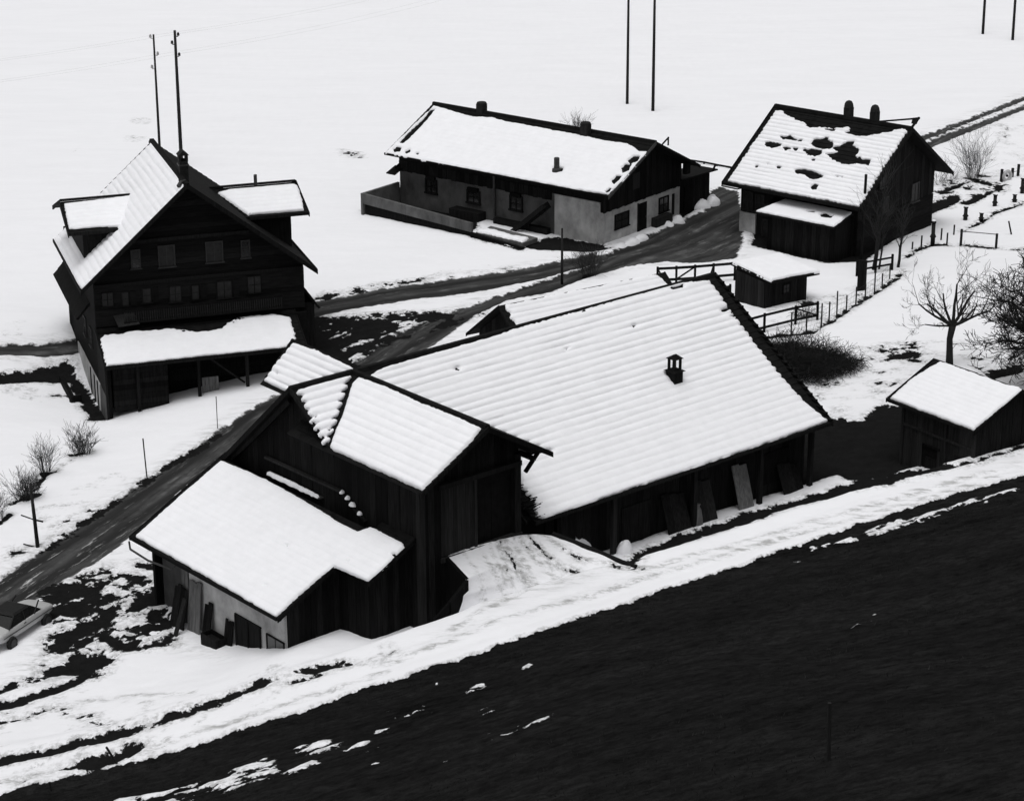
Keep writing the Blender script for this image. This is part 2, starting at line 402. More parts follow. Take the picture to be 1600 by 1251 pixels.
# ------------------------------------------------------------------ terrain
# measured outlines and positions in metres
D = {'ROADPOLY':[[[-25.5,101.6],[-24.28,104.45],[-22.97,107.21],[-21.86,109.84],[-19.74,114.78],[-17.09,120.02],[-15.83,122.56],[-12.97,127.76],[-10.32,131.19],[-8.76,132.32],[-8.07,134.08],[-7.36,135.78],[-6.13,137.37],[-4.27,139.78],[-2.34,141.72],[-0.77,143.4],[2.03,146.81],[3.32,148.08],[4.16,148.94],[5.66,150.38],[6.37,152.71],[7.98,155.4],[9.6,157.6],[11.82,160.77],[13.52,163.34],[14.58,166.48],[14.29,168.59],[15.17,169.77],[16.34,168.81],[16.24,163.7],[15.57,156.21],[14.78,152.27],[12.15,150.92],[10.07,151.06],[7.5,149.8],[4.1,146.49],[2.43,144.14],[-0.17,142.58],[-2.16,139.68],[-4.57,134.14],[-7.34,130.72],[-10.05,127.28],[-12.88,122.77],[-15.39,118.65],[-17.04,114.26],[-18.57,109.01],[-19.94,105.83],[-21.15,103.91],[-22.02,102.08],[-23.43,100.17],[-24.73,97.99]],[[-31.79,135.14],[-30.34,135.44],[-28.2,136.15],[-26.48,137.19],[-23.36,139.44],[-16.58,141.84],[-13.15,142.46],[-11.93,143.13],[-8.04,145.24],[-4.45,146.79],[-1.61,148.16],[1.28,149.7],[3.39,151.29],[5.11,152.73],[6.78,152.42],[5.66,150.38],[3.75,148.94],[2.07,147.24],[-1.58,144.64],[-4.36,143.49],[-7.88,141.95],[-10.95,140.58],[-12.86,139.87],[-16.32,139.25],[-23.06,137.31],[-26.22,135.48],[-27.95,134.68],[-30.09,134.13],[-31.5,133.7]],[[31.77,185.01],[34.22,187.63],[38.17,192.5],[43.12,198.95],[47.52,204.37],[47.19,202.86],[42.78,197.27],[37.89,190.96],[33.95,185.98],[32.08,183.8]],[[31.89,182.63],[34.16,185.77],[37.65,189.67],[42.5,195.86],[46.87,201.37],[46.45,199.41],[42.13,194.02],[37.31,187.77],[33.97,183.77],[32.2,181.47]]],
'CENTRE':[[[-25.09,99.7],[-23.86,102.31],[-21.65,106.8],[-19.31,111.85],[-16.75,117.25],[-13.4,124.58],[-10.17,129.05],[-8.31,131.61],[-6.06,135.75],[-3.3,140.11],[-0.37,143.12],[3.3,147.07],[6.75,151.69],[10.35,155.55],[14.81,162.7]],[[-31.63,134.36],[-28.07,135.37],[-26.34,136.26],[-16.45,140.53],[-12.96,141.14],[-7.96,143.63],[-4.41,145.11],[-1.6,146.45],[2.09,148.38],[5.91,151.69]]],
'FENCE4':[[13.59,177],[14.52,176.44],[15.42,175.7],[16.41,174.98]],
'BARE':[[[-15.77,122.37],[-17.1,120.11],[-19.76,114.87],[-21.88,109.92],[-23,107.36],[-22.87,107.04],[-21.74,109.49],[-19.61,114.32],[-16.96,119.56],[-15.64,121.84]],[[-10.43,132.84],[-9.05,134.78],[-7.58,135.69],[-7.69,134.81],[-8.97,133.45],[-9.63,132.04]],[[-30.01,131.7],[-27.71,133.21],[-26.08,135.11],[-25.48,132.63],[-27.5,131.94],[-29.47,130.77],[-29.82,130.65]],[[-25.75,133.44],[-25.02,132.55],[-22.44,126.54],[-23.59,126.5],[-24.57,129.36],[-25.61,132.07]],[[-21.93,91.28],[-20.91,91.63],[-19.67,92.3],[-18.52,93.59],[-17.77,95.55],[-17.58,95.02],[-18.16,93.08],[-19.3,91.78],[-20.5,90.91],[-21.72,90.29]],[[-21.5,89.21],[-20.26,89.68],[-19.08,90.56],[-18.99,90.34],[-20.18,89.27],[-21.41,88.8]],[[-17.56,101.35],[-16.79,102.01],[-16,102.06],[-15.65,100.34],[-16.38,100.14],[-17.09,99.91],[-17.61,99.51],[-17.87,100.26]],[[-18.06,105.55],[-17.25,105.27],[-16.32,104.49],[-16.1,103.7],[-16.98,104.4],[-17.91,104.94]],[[-17.6,96.6],[-16.87,96.49],[-16.83,95.85],[-17.33,95.99]],[[-20.64,85.14],[-18.85,85.16],[-17.37,85.58],[-15.86,85.78],[-14.09,86.06],[-12.83,86.28],[-11.6,86.81],[-10.39,87.66],[-9.46,87.81],[-9.21,87.55],[-10.32,86.95],[-11.54,86.31],[-12.77,85.78],[-14.02,85.54],[-15.77,85.22],[-17.28,84.99],[-18.76,84.68],[-20.51,84.5]],[[-17.18,88.06],[-16.65,88.08],[-16.09,86.42],[-17,87.79]],[[-8.98,87.92],[-8.35,88.17],[-7.32,88.34],[-6.53,88.24],[-7.3,88.07],[-8.32,87.79]],[[-6.92,88.26],[-6.46,88.31],[-6.37,88.14],[-6.78,88.12]],[[-6.06,88.29],[-5.62,88.34],[-5.59,88.23],[-6.01,88.17]],[[-8.85,87.27],[-8.3,87.48],[-7.66,87.67],[-7.57,87.49],[-8.15,87.24],[-8.73,87.09]],[[-17.68,83.61],[-16.85,83.96],[-16.02,84.27],[-15.03,84.5],[-14.34,84.47],[-14.54,84.11],[-14.91,83.63],[-15.97,83.18],[-16.48,83.18],[-17.03,83.47]],[[-19.31,83.25],[-18.77,83.35],[-18.82,83.04],[-19.2,82.95]],[[4.33,95.16],[5.5,100.61],[7.69,102.9],[9.27,104.09],[10.88,105.35],[12.51,106.44],[14.18,107.7],[15.51,108.46],[16.89,109.49],[18.47,109.62],[20.03,109.69],[20.67,106.57],[21.95,106.97],[22.31,107.27],[24.79,108.93],[24.73,108.67],[22.26,106.95],[20.57,106.01],[18.94,105.23],[17.62,104.45],[16.01,103.62],[15,106.86],[13.05,105.82],[11.39,104.37],[8.84,102.49],[7.29,101.25],[5.5,95.49],[5.06,94.95],[4.59,94.82]],[[16.46,118.56],[17.16,118.79],[18.26,118.25],[19,119.45],[19.53,120.09],[20.44,120.52],[21.41,118.15],[24.38,112.85],[23.59,111.23],[21.75,110.59],[20.14,110.33],[19.47,110.09],[18.79,109.69],[17.95,109.25],[16.87,109.3],[16.28,109.54],[16.16,110.59],[15.73,111.12],[15.58,111.45]],[[4.22,101.39],[5.89,102.52],[9.09,105.66],[12.39,108.2],[16.16,110.59],[16.67,114.45],[16.85,118.99],[15.73,120.91],[6.32,110.66],[3.01,105.44]],[[-6.62,93.66],[-5.49,93.03],[-4.18,94.62],[-3.13,96.5],[-2.09,98.27],[-3.29,102.55],[-4.85,104.46],[-7.06,100.89]],[[26.09,160.54],[27.75,162.37],[29.54,163.98],[31.51,166.05],[32.13,166.96],[32.33,168.62],[29.84,166.95],[26.12,163.4]],[[31.88,166.32],[33.19,167.78],[34.94,169.75],[35.78,171.25],[35.82,170.51],[34.36,167.88],[32.61,165.8]],[[15.08,132.75],[16.25,133.25],[17.57,131.82],[19.02,130.22],[17.81,129.31],[16.53,127.71],[15.7,126.66],[15.42,129.07]],[[30.86,169.81],[32.08,170.7],[33.47,172.45],[33.53,171.74],[32.2,170],[30.85,169.15]],[[33.62,172.79],[34.51,172.51],[35.17,170.98],[34.98,170.47],[34.26,171.65]],[[30.99,169.47],[32.05,169.68],[32.05,169.17],[30.97,168.81]],[[33.1,170.92],[33.89,171.16],[33.56,169.81],[33.01,169.89]],[[16.15,155.52],[20.6,151.58],[23.15,151.79],[25.56,156.65],[23.85,158.37],[16.72,159.28]],[[13.51,133.89],[15.07,134.5],[17.8,135.27],[19.72,138.4],[21.27,141.29],[22.85,144.02],[24.23,146.52],[25.33,149.11],[25.44,148.75],[24.28,146.01],[22.84,143.37],[21.26,140.67],[19.72,137.83],[17.79,134.61],[15.01,133.88]],[[26.04,152.84],[27.46,155.06],[28.27,155.81],[30.09,155.47],[32.19,153.93],[33.9,153.16],[33.83,152.82],[32.13,153.59],[30,154.96],[28.19,155.12],[27.35,154.38],[26.06,152.14]],[[30.73,159.08],[32.43,161.16],[34.04,163.56],[36.47,165.89],[36.33,165.16],[33.87,162.71],[32.39,160.46],[30.73,158.54]],[[17.74,141.33],[18.33,142.38],[18.81,141.75],[18.39,140.85],[17.88,140.57]],[[25.88,124.19],[27.01,125.55],[28.35,126.1],[27.97,124.2],[26.81,123.6],[25.96,123.15]],[[20.44,123.91],[21.14,124.6],[21.13,124.1],[20.57,123.63]],[[19.77,123.36],[19.97,123.3],[19.87,122.84],[19.7,122.89]],[[20.01,124.53],[20.23,124.59],[20.18,124.23],[19.99,124.16]],[[0.9,155.01],[2.2,156.34],[3.51,156.92],[6.11,154.78],[6.5,153.89],[5.33,153.02],[3.85,153.34],[1.74,153.66],[0.81,154.27]],[[-2.47,157.67],[-0.39,154.88],[0.98,154.12],[0.68,153.38],[-0.81,154.89],[-2.76,156.6]],[[-10.2,163.76],[-8.16,170.7],[-2.52,160.99],[-2.48,158.3],[-7.1,162.64]],[[11.81,161.38],[14.13,165.39],[14.47,168.61],[13.12,170.35],[11.71,163.24]]],  # some outlines put shade at house feet and the ramp pit into ground colour
'PARTBARE':[[[[-22.01,102],[-20.87,103.15],[-19.79,104.84],[-19.6,105.19],[-19.18,103.51],[-18.72,102.34],[-17.91,100.55],[-18.02,99.72],[-19.08,100.46],[-19.28,99.58],[-18.93,98.15],[-18.99,97.29],[-19.64,98.27],[-20.12,100.05],[-21,101.02]],0.11],[[[-18.99,98.16],[-18.42,96.42],[-18.01,95.59],[-18.97,94.6],[-19.41,93.91],[-20.38,93.18],[-21.83,92.15],[-21.94,92.67],[-20.74,93.62],[-19.71,94.84],[-19.39,95.43],[-19.85,97.3],[-19.38,97.89]],0.1],[[[-13.18,139.93],[-11.72,140.35],[-9.32,139.43],[-7.78,139.86],[-4.28,140.27],[-3.1,139.85],[-5.77,138.17],[-7.17,136.78],[-7.49,135.45],[-9.09,135.56],[-9.96,134.16],[-9.21,132.4],[-8.83,131.04],[-10.42,132.62],[-11.68,134.51],[-12.42,136.29]],0.13],[[[-12.86,139.87],[-3.89,140.38],[-1.54,139.78],[-6.05,135.52],[-7.88,134.05],[-8.83,130.94],[-12.08,134.81]],0],[[[-12.36,143.56],[-9.66,145.35],[-6.49,146.84],[-5.49,147.38],[-5.87,146.54],[-8.06,145.52],[-10.39,144.09],[-11.99,142.89]],0.02],[[[-12.74,143.37],[-11.25,144.97],[-8.1,146.35],[-0.8,149.88],[0.03,149.57],[-8.04,145.24],[-11.13,143.15]],-0.2],[[[-30.8,137.88],[-28.77,139.36],[-27.16,140.85],[-26.52,137.43],[-30.42,135.88]],-0.3],[[[-30.04,133.83],[-26.17,135.21],[-25.46,130.73],[-27.09,129.65],[-29.43,130.54]],-0.22],[[[-22.16,102.81],[-19.57,105.4],[-15.93,102.19],[-14.95,95.88],[-17.16,95.59],[-17.89,93.16],[-20.45,93.57],[-20.77,98.44]],0.02],[[[-19.04,107.98],[-16.53,106.04],[-15.98,103.31],[-17.63,103.63]],-0.25],[[[-21.38,89.9],[-18.18,91.57],[-12.91,86.96],[-10.1,89.9],[-9.36,87.79],[-12.07,86.46],[-15.84,85.69],[-20.38,85.12]],-0.22],[[[-20.28,84.63],[-14.45,84.95],[-12.07,86.46],[-5.25,88.72],[-4.7,88.04],[-9.77,86.55],[-13.92,84.75],[-20.09,83.66]],-0.24],[[[-22.47,115.28],[-20.77,117.17],[-19.98,113.08],[-21.49,109.53],[-22.25,108.44],[-23.68,112.84]],-0.2],[[[-24.92,107.63],[-23.14,108.17],[-22.78,106.19],[-24.3,104.53]],-0.2],[[[-24.18,113.78],[-20.35,114.46],[-19.81,113.05],[-22.86,111.85]],-0.24],[[[17.39,131.85],[19.5,131.14],[23.14,132.07],[23.15,128.76],[19.49,128.38],[17.23,127.59]],-0.04],[[[16.6,127.7],[22.05,131],[24.51,128.34],[20.31,119.63],[17.82,118.71],[16.73,120.66]],-0.18],[[[25.3,130.76],[29.33,130.89],[27.08,119.86],[26,123.89]],-0.12],[[[31.04,171.47],[36.3,174.49],[35.95,169.01],[30.41,164.88]],-0.1],[[[35.86,188.22],[42.5,195.86],[37.8,172.44],[36.65,176.32]],-0.24],[[[13.48,142.19],[18.04,140.57],[24.69,148.16],[17.32,134.4],[13.53,134.14]],-0.2],[[[-13.25,181.26],[-11.72,180.41],[-11.53,178.8],[-12.37,179.02]],-0.05],[[[-30.4,192.32],[-29.76,191.86],[-29.57,190.52],[-30.17,190.75]],0],[[[-29.8,185.75],[-29.26,185.53],[-29.08,184.27],[-29.61,184.48]],0],[[[-33.65,181.64],[-32.92,181.43],[-32.85,180.42],[-33.47,180.63]],-0.3],[[[22.86,131.46],[24.48,132.41],[24.97,126.88],[22.85,126.93]],-0.26],[[[5.54,153.16],[11.51,160.15],[13.64,165],[15.78,168.75],[16.09,167.02],[8.51,153.17]],-0.3]],
'HILLSNOW':[[[[-11.41,80.94],[-5.98,83.43],[2.43,83.99],[4.59,78.65],[2.07,71.21],[-2.14,69.86],[-7.7,72.73]],-0.31],[[[4.46,76.32],[15.05,86.57],[21.71,95.71],[19.74,85.99],[11.23,76.88],[5.06,68.8]],-0.36],[[[-14.6,78.08],[-11.74,77.94],[-10.59,78.23],[-9.14,79.09],[-8.29,77.71],[-8.4,75.8],[-10.71,75.5],[-11.28,74.63],[-14.7,75.96]],-0.02],[[[-8.16,79.54],[-7.15,79.46],[-6.26,78.78],[-6.09,77.96],[-7,77.68],[-7.8,78.76]],0.05],[[[-6.32,77.32],[-5.26,77.83],[-5.1,77.13],[-5.97,76.33]],-0.02],[[[-8.14,76.15],[-7.16,76.78],[-7.06,76.2],[-7.94,75.31]],0.05],[[[-1.79,81.99],[-1.39,82.67],[-1.07,82.52],[-1.08,81.94],[-1.61,81.41]],0.12],[[[-2.48,82.24],[-1.94,82.17],[-1.98,81.75],[-2.42,81.82]],0],[[[-4.91,82.05],[-3.92,81.79],[-3.15,80.64],[-3.6,79.83],[-4.73,80.97]],-0.14],[[[-5.09,78.9],[-4.45,78.89],[-4.47,78.38],[-5.05,78.53]],0],[[[-3.57,85.33],[-2.58,85.96],[-2.25,85.27],[-3.28,84.42]],-0.14],[[[-1.24,72.84],[-0.26,73.11],[1.48,73.45],[1.68,72.75],[-0.05,71.83],[-1.11,71.63]],-0.2],[[[12.88,96.65],[14.01,97.21],[15.03,97.54],[15,96.73],[13.92,96.57],[12.94,96.25]],0.02],[[[15.36,97.86],[16.37,99.01],[17.35,99.78],[17.59,98.66],[16.85,97.59],[15.67,97.17]],0.03],[[[17.62,99.21],[18.71,100.24],[19.62,100.55],[19.39,99.58],[18.13,98.54]],0],[[[19.62,100.55],[21.04,101.99],[22.31,102.51],[23.2,102.64],[22.02,101.12],[20,99.55]],-0.07],[[[11.98,94.27],[12.26,94.28],[12.14,93.34],[11.96,93.6]],-0.02],[[[4.45,74.12],[4.72,74.01],[4.64,73.4],[4.44,73.65]],0],[[[0.45,83.98],[0.7,83.92],[0.69,83.2],[0.45,83.5]],-0.05]],
'CHURN':[[-21.78,102.4],[-19.82,105.07],[-16.22,103.73],[-14.24,97.01],[-13.03,94.05],[-16.87,95.54],[-17.72,93.78],[-19.42,92.45],[-21.28,92.13],[-20.93,96.17],[-19.82,97.96]],
'RAMPL':[[-3.01,93.74,4.15],[-2.48,93.08,3.85],[-1.97,92.54,3.5],[-2.71,91.72,2.85],[-3.38,91.4,2.15],[-4.04,90.95,1.6]],
'RAMPR':[[0.39,96.01,4.05],[1.09,96.62,3.85],[1.71,96.82,3.7],[2.7,96.4,3.45],[3.69,95.92,3.2],[4.6,95.16,3.08],[5.24,94.72,3.03]],
'RAMPTRACKS':[[[[-0.3,95.53],[-0.03,94.83],[0.65,93.75],[1.86,92.88],[3.48,92.87],[4.73,93.79]],0.14,-0.14],[[[0.39,95.85],[0.93,95.02],[1.88,94.21],[3.24,94.01],[4.77,94.54]],0.14,-0.1],[[[-0.02,95.85],[0.47,94.63],[1.32,93.36],[2.67,93.05],[4.19,93.79]],0.12,-0.2],[[[-2.27,94.53],[-1.79,93.62],[-1.11,92.53]],0.1,-0.3],[[[-1.13,95.35],[-0.79,94.28],[-0.03,92.85]],0.1,-0.25],[[[-0.71,95.63],[-0.03,94.46],[0.78,93.39],[2.12,92.74],[3.76,93.14]],0.16,-0.02],[[[0.75,96.22],[1.35,95.45],[2.17,94.83],[3.4,94.62],[4.64,94.82]],0.14,0.06],[[[1.15,96.82],[1.7,96.34],[2.74,95.57],[4.38,95.09]],0.12,0],[[[-0.71,95.63],[-0.3,94.16],[0.19,92.94],[0.78,92.6]],0.12,-0.14],[[[-1.53,94.94],[-0.98,93.83],[-0.3,92.95]],0.12,-0.2],[[[1.35,95.51],[1.88,94.09],[2.69,93.7]],0.1,-0.12]],
'TRACKS':[[[[-25.8,111.24],[-25.41,112.39]],0.25,0.3],[[[-25.59,113.96],[-25.19,114.78],[-24.48,115.05]],0.22,0.3],[[[-24.75,116.5],[-24.57,118.09],[-24.22,118.41]],0.25,0.34],[[[-24.17,118.49],[-23.57,119.77],[-23.35,120.47]],0.12,0],[[[-23.58,120.61],[-22.73,120.91]],0.3,0.3],[[[4.33,95.16],[5.06,94.88],[5.6,94.67]],0.2,0.1],[[[4,99.28],[4.5,94.68],[5.18,94.54]],0.2,0.12],[[[-0.93,89.79],[1.02,90.77],[3.12,91.72],[5.15,93.47]],0.2,-0.22],[[[-2.48,89.74],[-0.83,91.22],[0.78,92.84]],0.2,-0.3],[[[2.09,91.3],[4,92.4],[5.68,93.67],[8.25,95.32]],0.25,-0.12],[[[-5.2,87.71],[-2.64,88.68],[-0.04,90.25],[2.63,91.57]],0.22,-0.3],[[[5.44,94.34],[8.92,96.7],[12.83,99.17],[17.64,102.62],[22.96,105.85]],0.25,-0.25],[[[7.1,94.52],[11.22,97.39],[15.86,100.44],[22.81,105.07]],0.25,-0.28],[[[-13.81,83.92],[-11.6,84.52],[-8.17,85.8],[-5.18,87.11]],0.25,-0.22],[[[-20,83.19],[-17.06,83.66],[-13.59,84.19]],0.35,-0.1],[[[-18.81,82.19],[-16.2,83.02],[-14.27,83.57]],0.3,-0.15],[[[-19.27,90.14],[-16.14,90.72],[-13.3,89.67]],0.2,-0.35]],
'p_heap':[2.68,100.64,1.75],
'STUB':[[-26.39,132.53],[-25.18,129.5],[-24.64,130.01]],
'DIRT':[[[-3.29,102.36],[0.43,104.53],[4.73,99.51],[5.75,95.01],[1.58,92.27],[-1.09,90.64],[-2.29,96.68]],[[-21.91,95.36],[-21.37,98.53],[-19.71,97.28],[-17.92,95.07],[-19.14,92.4],[-22.04,93.18]],[[-18.38,99.78],[-15.67,101.42],[-14.16,96.35],[-11.78,92.82],[-15.15,95.29]],[[-20.33,84.87],[-14.47,85.04],[-7.81,87.9],[-0.04,90.55],[8.31,96.01],[24.48,107.42],[23.99,104.97],[8.25,95.32],[-0.04,89.83],[-7.78,87.48],[-20.19,84.14]],[[-15.7,133.13],[-9.43,134.84],[-7.58,135.69],[-8.83,130.94],[-10.36,131.74]],[[-13.31,140.51],[-3.9,140.76],[-0.77,142.6],[-6.03,134.95],[-8.27,130.85],[-11.95,133.16]],[[11.83,161.68],[14.94,164.3],[14.24,161.14],[6.87,154.63]]],
'BA':[-9.66,98.74],
'LH':[-17.96,129.58],
'LO':[6.15,154.7],
'RH':[26.65,156.41],
'RS':[19.32,110.89],
'BS':[-0.7,129.38],
'LHWIN':[[-2.96,6.71,0.53,1.11],[-1.21,6.72,0.94,1.27],[1.5,6.71,0.98,1.24],[3.29,6.71,0.51,1.06]],
'LHWIN2':[[-4.67,4.53,0.68,0.86],[-3.67,4.47,0.4,0.86],[-2.46,4.55,0.51,0.9],[-0.84,4.47,0.69,0.98],[0.3,4.46,0.47,0.91],[1.97,4.45,0.88,1.06],[3.71,4.58,0.81,1.06]],
'B_MAIN':[[3.82,9.41],[4.99,9.69],[8.72,9.75],[12.63,9.86],[16.66,9.89],[20.88,9.94],[23.48,9.93],[24.3,9.85],[25.35,9.61],[25.36,9.17],[25.35,8.38],[25.28,7.74],[25.21,6.54],[25.16,5.4],[25.18,3.26],[25.4,1.39],[25.87,0.04],[22.84,-0.06],[18.09,-0.09],[12.82,-0.07],[10.86,-0.08],[8.93,-0.11],[7.42,-0.13],[7.19,0.17],[7.5,1.02],[7.48,1.77],[7.79,2.42],[8.55,3.5],[10.13,3],[7.74,5.32]],
'B_MAINH':[[[19.14,8.32],[19.35,8.27],[19.18,8.1],[19.04,8.14]],[[8.44,8.68],[8.63,8.63],[8.49,8.47],[8.33,8.52]],[[14.6,8.07],[14.71,8],[14.6,7.91],[14.53,7.97]],[[24.68,7.77],[25.25,7.75],[25.09,7.62],[24.61,7.62]],[[24.97,7.3],[25.36,7.28],[25.17,7.16],[24.92,7.19]],[[22.82,9.76],[23.61,9.76],[23.57,9.6],[22.81,9.63]],[[25.05,6.03],[25.47,5.99],[25.35,5.9],[25.03,5.95]],[[25.72,0.71],[26.06,0.69],[25.91,0.56],[25.67,0.6]]],
'B_LEFT':[[0.13,9.81],[3.39,9.8],[3.02,9.49],[2.4,8.91],[1.61,8.1],[0.87,7.42],[0.11,6.7],[-0.22,6.66],[-0.13,7.14],[-0.12,7.58],[-0.1,8.06],[0.02,8.58],[0.14,9.21]],
'B_LEFTH':[[[0.17,8.16],[0.4,8.2],[0.27,8.05]],[[0.41,7.34],[0.7,7.37],[0.47,7.22]],[[0.6,7.1],[0.78,7.12],[0.6,6.99]]],
'B_CROSS':[[8.55,3.89],[6.88,3.97],[4.12,3.9],[1.55,3.93],[0.15,3.88],[-0.01,3.05],[-0.02,1.66],[-0.04,0.09],[0.78,0.06],[2.53,0.08],[4.3,0.07],[6.11,0.07],[6.37,0.13],[6.94,0.98],[7.45,1.91],[8.07,2.74],[8.56,3.41]],
'B_WING':[[0.32,2.36],[2.23,2.45],[3.77,2.38],[5.12,2.26],[4.05,1.55],[2.83,0.76],[1.8,0.01],[0.04,0.05],[0.05,1.05]],
'B_LEAN':[[11.14,5.44],[9.48,5.52],[7.52,5.56],[5.47,5.49],[3.44,5.39],[1.62,5.23],[1.19,5.25],[0.52,5.26],[0.15,5.73],[-0.75,5.72],[-2.06,5.69],[-2.32,5.57],[-2.39,4.29],[-2.32,3.36],[-1.3,3.33],[-0.11,3.3],[0.02,2.54],[0.08,1.45],[0.05,0],[1.52,-0.02],[5.47,0.05],[11.12,0.07],[11.17,2.82]],
'L_MAIN':[[10.49,8.34],[8.44,8.36],[5.74,8.29],[3.13,8.23],[1.61,8.18],[1.2,7.92],[0.61,8.02],[0.78,8.21],[0.36,8.25],[0.03,8.27],[-0.03,6.69],[-0.17,4.64],[-0.15,2.63],[0.13,0.03],[1.79,-0.02],[3.84,-0],[10.69,-0.03],[10.54,4.04]],
'L_DORL':[[0.16,2.94],[4.51,3.21],[5.26,2.68],[2.9,0.19],[1.55,0.34],[0.47,0.32],[0.05,0.39],[0.1,1.82]],
'L_DORR':[[-0.24,2.71],[0.45,2.95],[4.38,2.97],[4.52,2.74],[4.47,1.37],[4.3,0.17],[1.22,0.25],[1.01,0.15]],
'O_MAIN':[[19.29,-0.07],[19.09,5.72],[18.29,5.6],[16.84,5.39],[15.12,5.26],[13.6,5.54],[12.34,5.38],[10.1,5.38],[7.84,5.32],[6.22,5.34],[3.98,5.22],[1.9,5.29],[1.12,5.05],[0.52,4.76],[-0.02,4.9],[-0.06,3.06],[-0.07,1.45],[0.12,0.15],[2.62,-0.01],[7.98,-0.03],[13.55,-0.06]],
'O_HOLE':[[[18.93,0.47],[18.88,0.86],[18.38,0.83],[18.24,0.34],[18.59,0.18]],[[17.8,0.52],[17.64,0.79],[17.4,0.55],[17.51,0.3]],[[16.86,0.53],[16.76,0.63],[16.62,0.44]],[[18.97,1.29],[19,2.58],[18.87,3.99],[19,5.12],[18.69,5.35],[18.52,4],[18.5,2.32],[18.57,1.24]],[[0.82,3.69],[0.69,4.22],[0.19,4.34],[0.1,3.8],[0.4,3.37]],[[0.79,2.85],[0.71,3.29],[0.31,3.39],[0.14,2.73],[0.38,2.38]],[[0.67,1.47],[0.67,2.03],[0.27,2.13],[0.21,1.72],[0.3,1.21]],[[0.45,0.34],[0.37,0.85],[0.21,0.68],[0.24,0.25]],[[5.65,1.63],[4.92,1.81],[4.76,1.42],[5.36,1.2]]],
'LOWIN':[[2.04,1.36,1.63,0.9],[6.97,1.38,1.17,0.96]],
'LOWINL':[[14.89,1.74,1.35,1.06],[11.09,1.59,1.54,0.92],[7.36,1.75,1.44,1.08]],
'R_MAIN':[[10.61,0.15],[10.59,6.98],[10.21,7.06],[9.39,6.72],[8.59,6.51],[7.8,6.3],[7.21,5.98],[6.63,6.23],[5.62,6.25],[4.87,6.53],[4.56,6.72],[4.26,6.53],[4.41,6.07],[3.45,5.97],[2.62,6.27],[1.43,6.82],[0.78,7.26],[0.21,7.19],[0.23,3.65],[0.12,0.09],[2.74,0.13],[7.27,0.11]],
'R_HOLE':[[[9.76,4.05],[9.47,4.17],[8.79,4.2],[8.43,4.1],[8.55,3.78],[8.99,3.68],[9.48,3.76]],[[8.93,4.79],[8.34,4.98],[7.76,4.83],[7.21,4.83],[7.16,4.64],[8.01,4.58],[8.6,4.66]],[[6.47,4.81],[6.35,5.13],[5.65,5.28],[4.99,5.12],[4.71,4.71],[4.8,4.44],[5.33,4.35],[5.94,4.39],[6.39,4.59]],[[4.61,4.62],[4.29,4.92],[3.95,5.34],[3.4,5.58],[3.35,5.12],[2.69,4.8],[2.72,4.33],[2.41,4.1],[1.48,4.13],[1.38,3.68],[2.16,3.64],[3.05,3.35],[3.95,3.6],[4.84,3.99],[4.44,4.13],[4.14,4.37]],[[6.65,4.01],[6.2,4.16],[5.27,4.24],[5.19,3.91],[5.48,3.56],[6.11,3.65]],[[5.65,3.35],[5.42,3.45],[5.3,3.25],[5.48,3.13]],[[6.38,2.14],[6.05,2.33],[5.21,2.4],[4.01,2.14],[3.98,1.92],[4.47,1.58],[5.27,1.81],[6.14,1.96]],[[4.33,0.98],[4.3,1.36],[3.94,1.24],[3.9,0.91],[4.13,0.8]],[[8.22,3.91],[7.81,4.05],[7.56,3.87],[7.9,3.68]],[[7.56,4.05],[7.15,4.1],[7.05,3.75],[7.34,3.74]],[[8.68,2.28],[8.48,2.26],[8.47,2.09]],[[9.46,1.91],[9.14,1.94],[9.21,1.77]],[[7.77,2.24],[7.42,2.24],[7.41,2.05],[7.66,2.09]],[[5.71,5.38],[5.43,5.41],[5.41,5.27]],[[6.23,6.14],[5.32,6.25],[5.33,6.11],[6.06,6.02]],[[3.53,2.31],[2.59,2.34],[2.64,2.25],[3.39,2.22]],[[2.47,4.03],[2.41,4.28],[2.27,4.19]],[[2.89,6.21],[2.4,6.37],[2.42,6.23]]],
'RHWIN':[[2.38,2.51,1.04,1.2],[-1.98,4.29,0.75,0.98],[-1.44,2.47,0.66,0.9]],
'RHWINL':[[9.58,2,0.68,1.25],[8.62,2,0.62,1.12],[7.82,0.34,1.03,1.12]],
'POST':[[16.38,134.12,0.36,1.58],[18.35,135.74,0.37,1.6],[19.55,137.99,0.32,1.7],[21.03,140.38,0.24,1.3],[22.58,143.23,0.12,1.58],[24.08,146.88,-0.05,1.1]],
'POST2':[[26.72,154.47,-0.33,0.62],[27.42,155.07,-0.33,0.88],[29.03,156.74,-0.33,0.9],[29.2,155.47,-0.28,0.9],[30.1,157.96,-0.33,0.8],[30.1,155.29,-0.23,1.15],[32.19,153.93,-0.06,1.05]],
'FAT':[[28.28,155.64,-0.32,1.85],[31.57,161.76,-0.36,1.15],[34.22,164.98,-0.24,1.03],[32.62,161.47,-0.28,0.68],[35.75,165.68,-0.15,0.75],[36.78,168.1,-0.15,1.33]],
'POST3':[[35.97,171.77,-0.2,0.98],[36.96,172.74,-0.17,0.78],[37.45,173.05,-0.16,0.98]],
'POLE':[[-26.64,178.33,-0.01,9.7],[-24.76,176.34,-0.01,10.38],[3.2,146.22,0.03,3.53],[-23.1,107.92,-1.6,3.45],[-19,116.56,-1.37,2.25],[-16,122.59,-0.94,1.95],[-15.23,83.28,-0.09,0.8],[-17.77,82.02,-0.5,0.38],[8.75,59.48,12.91,1.73]],
'p_midpoleA':[9.67,196.55,0.03],
'p_midpoleB':[11.64,193.69,0.03],
'p_rpA':[44.54,225.36,0],
'p_rpB':[46.75,222.29,0],
'p_tree':[24.33,126.47,1.11],
'p_bigtree':[28.98,119.3,1.97],
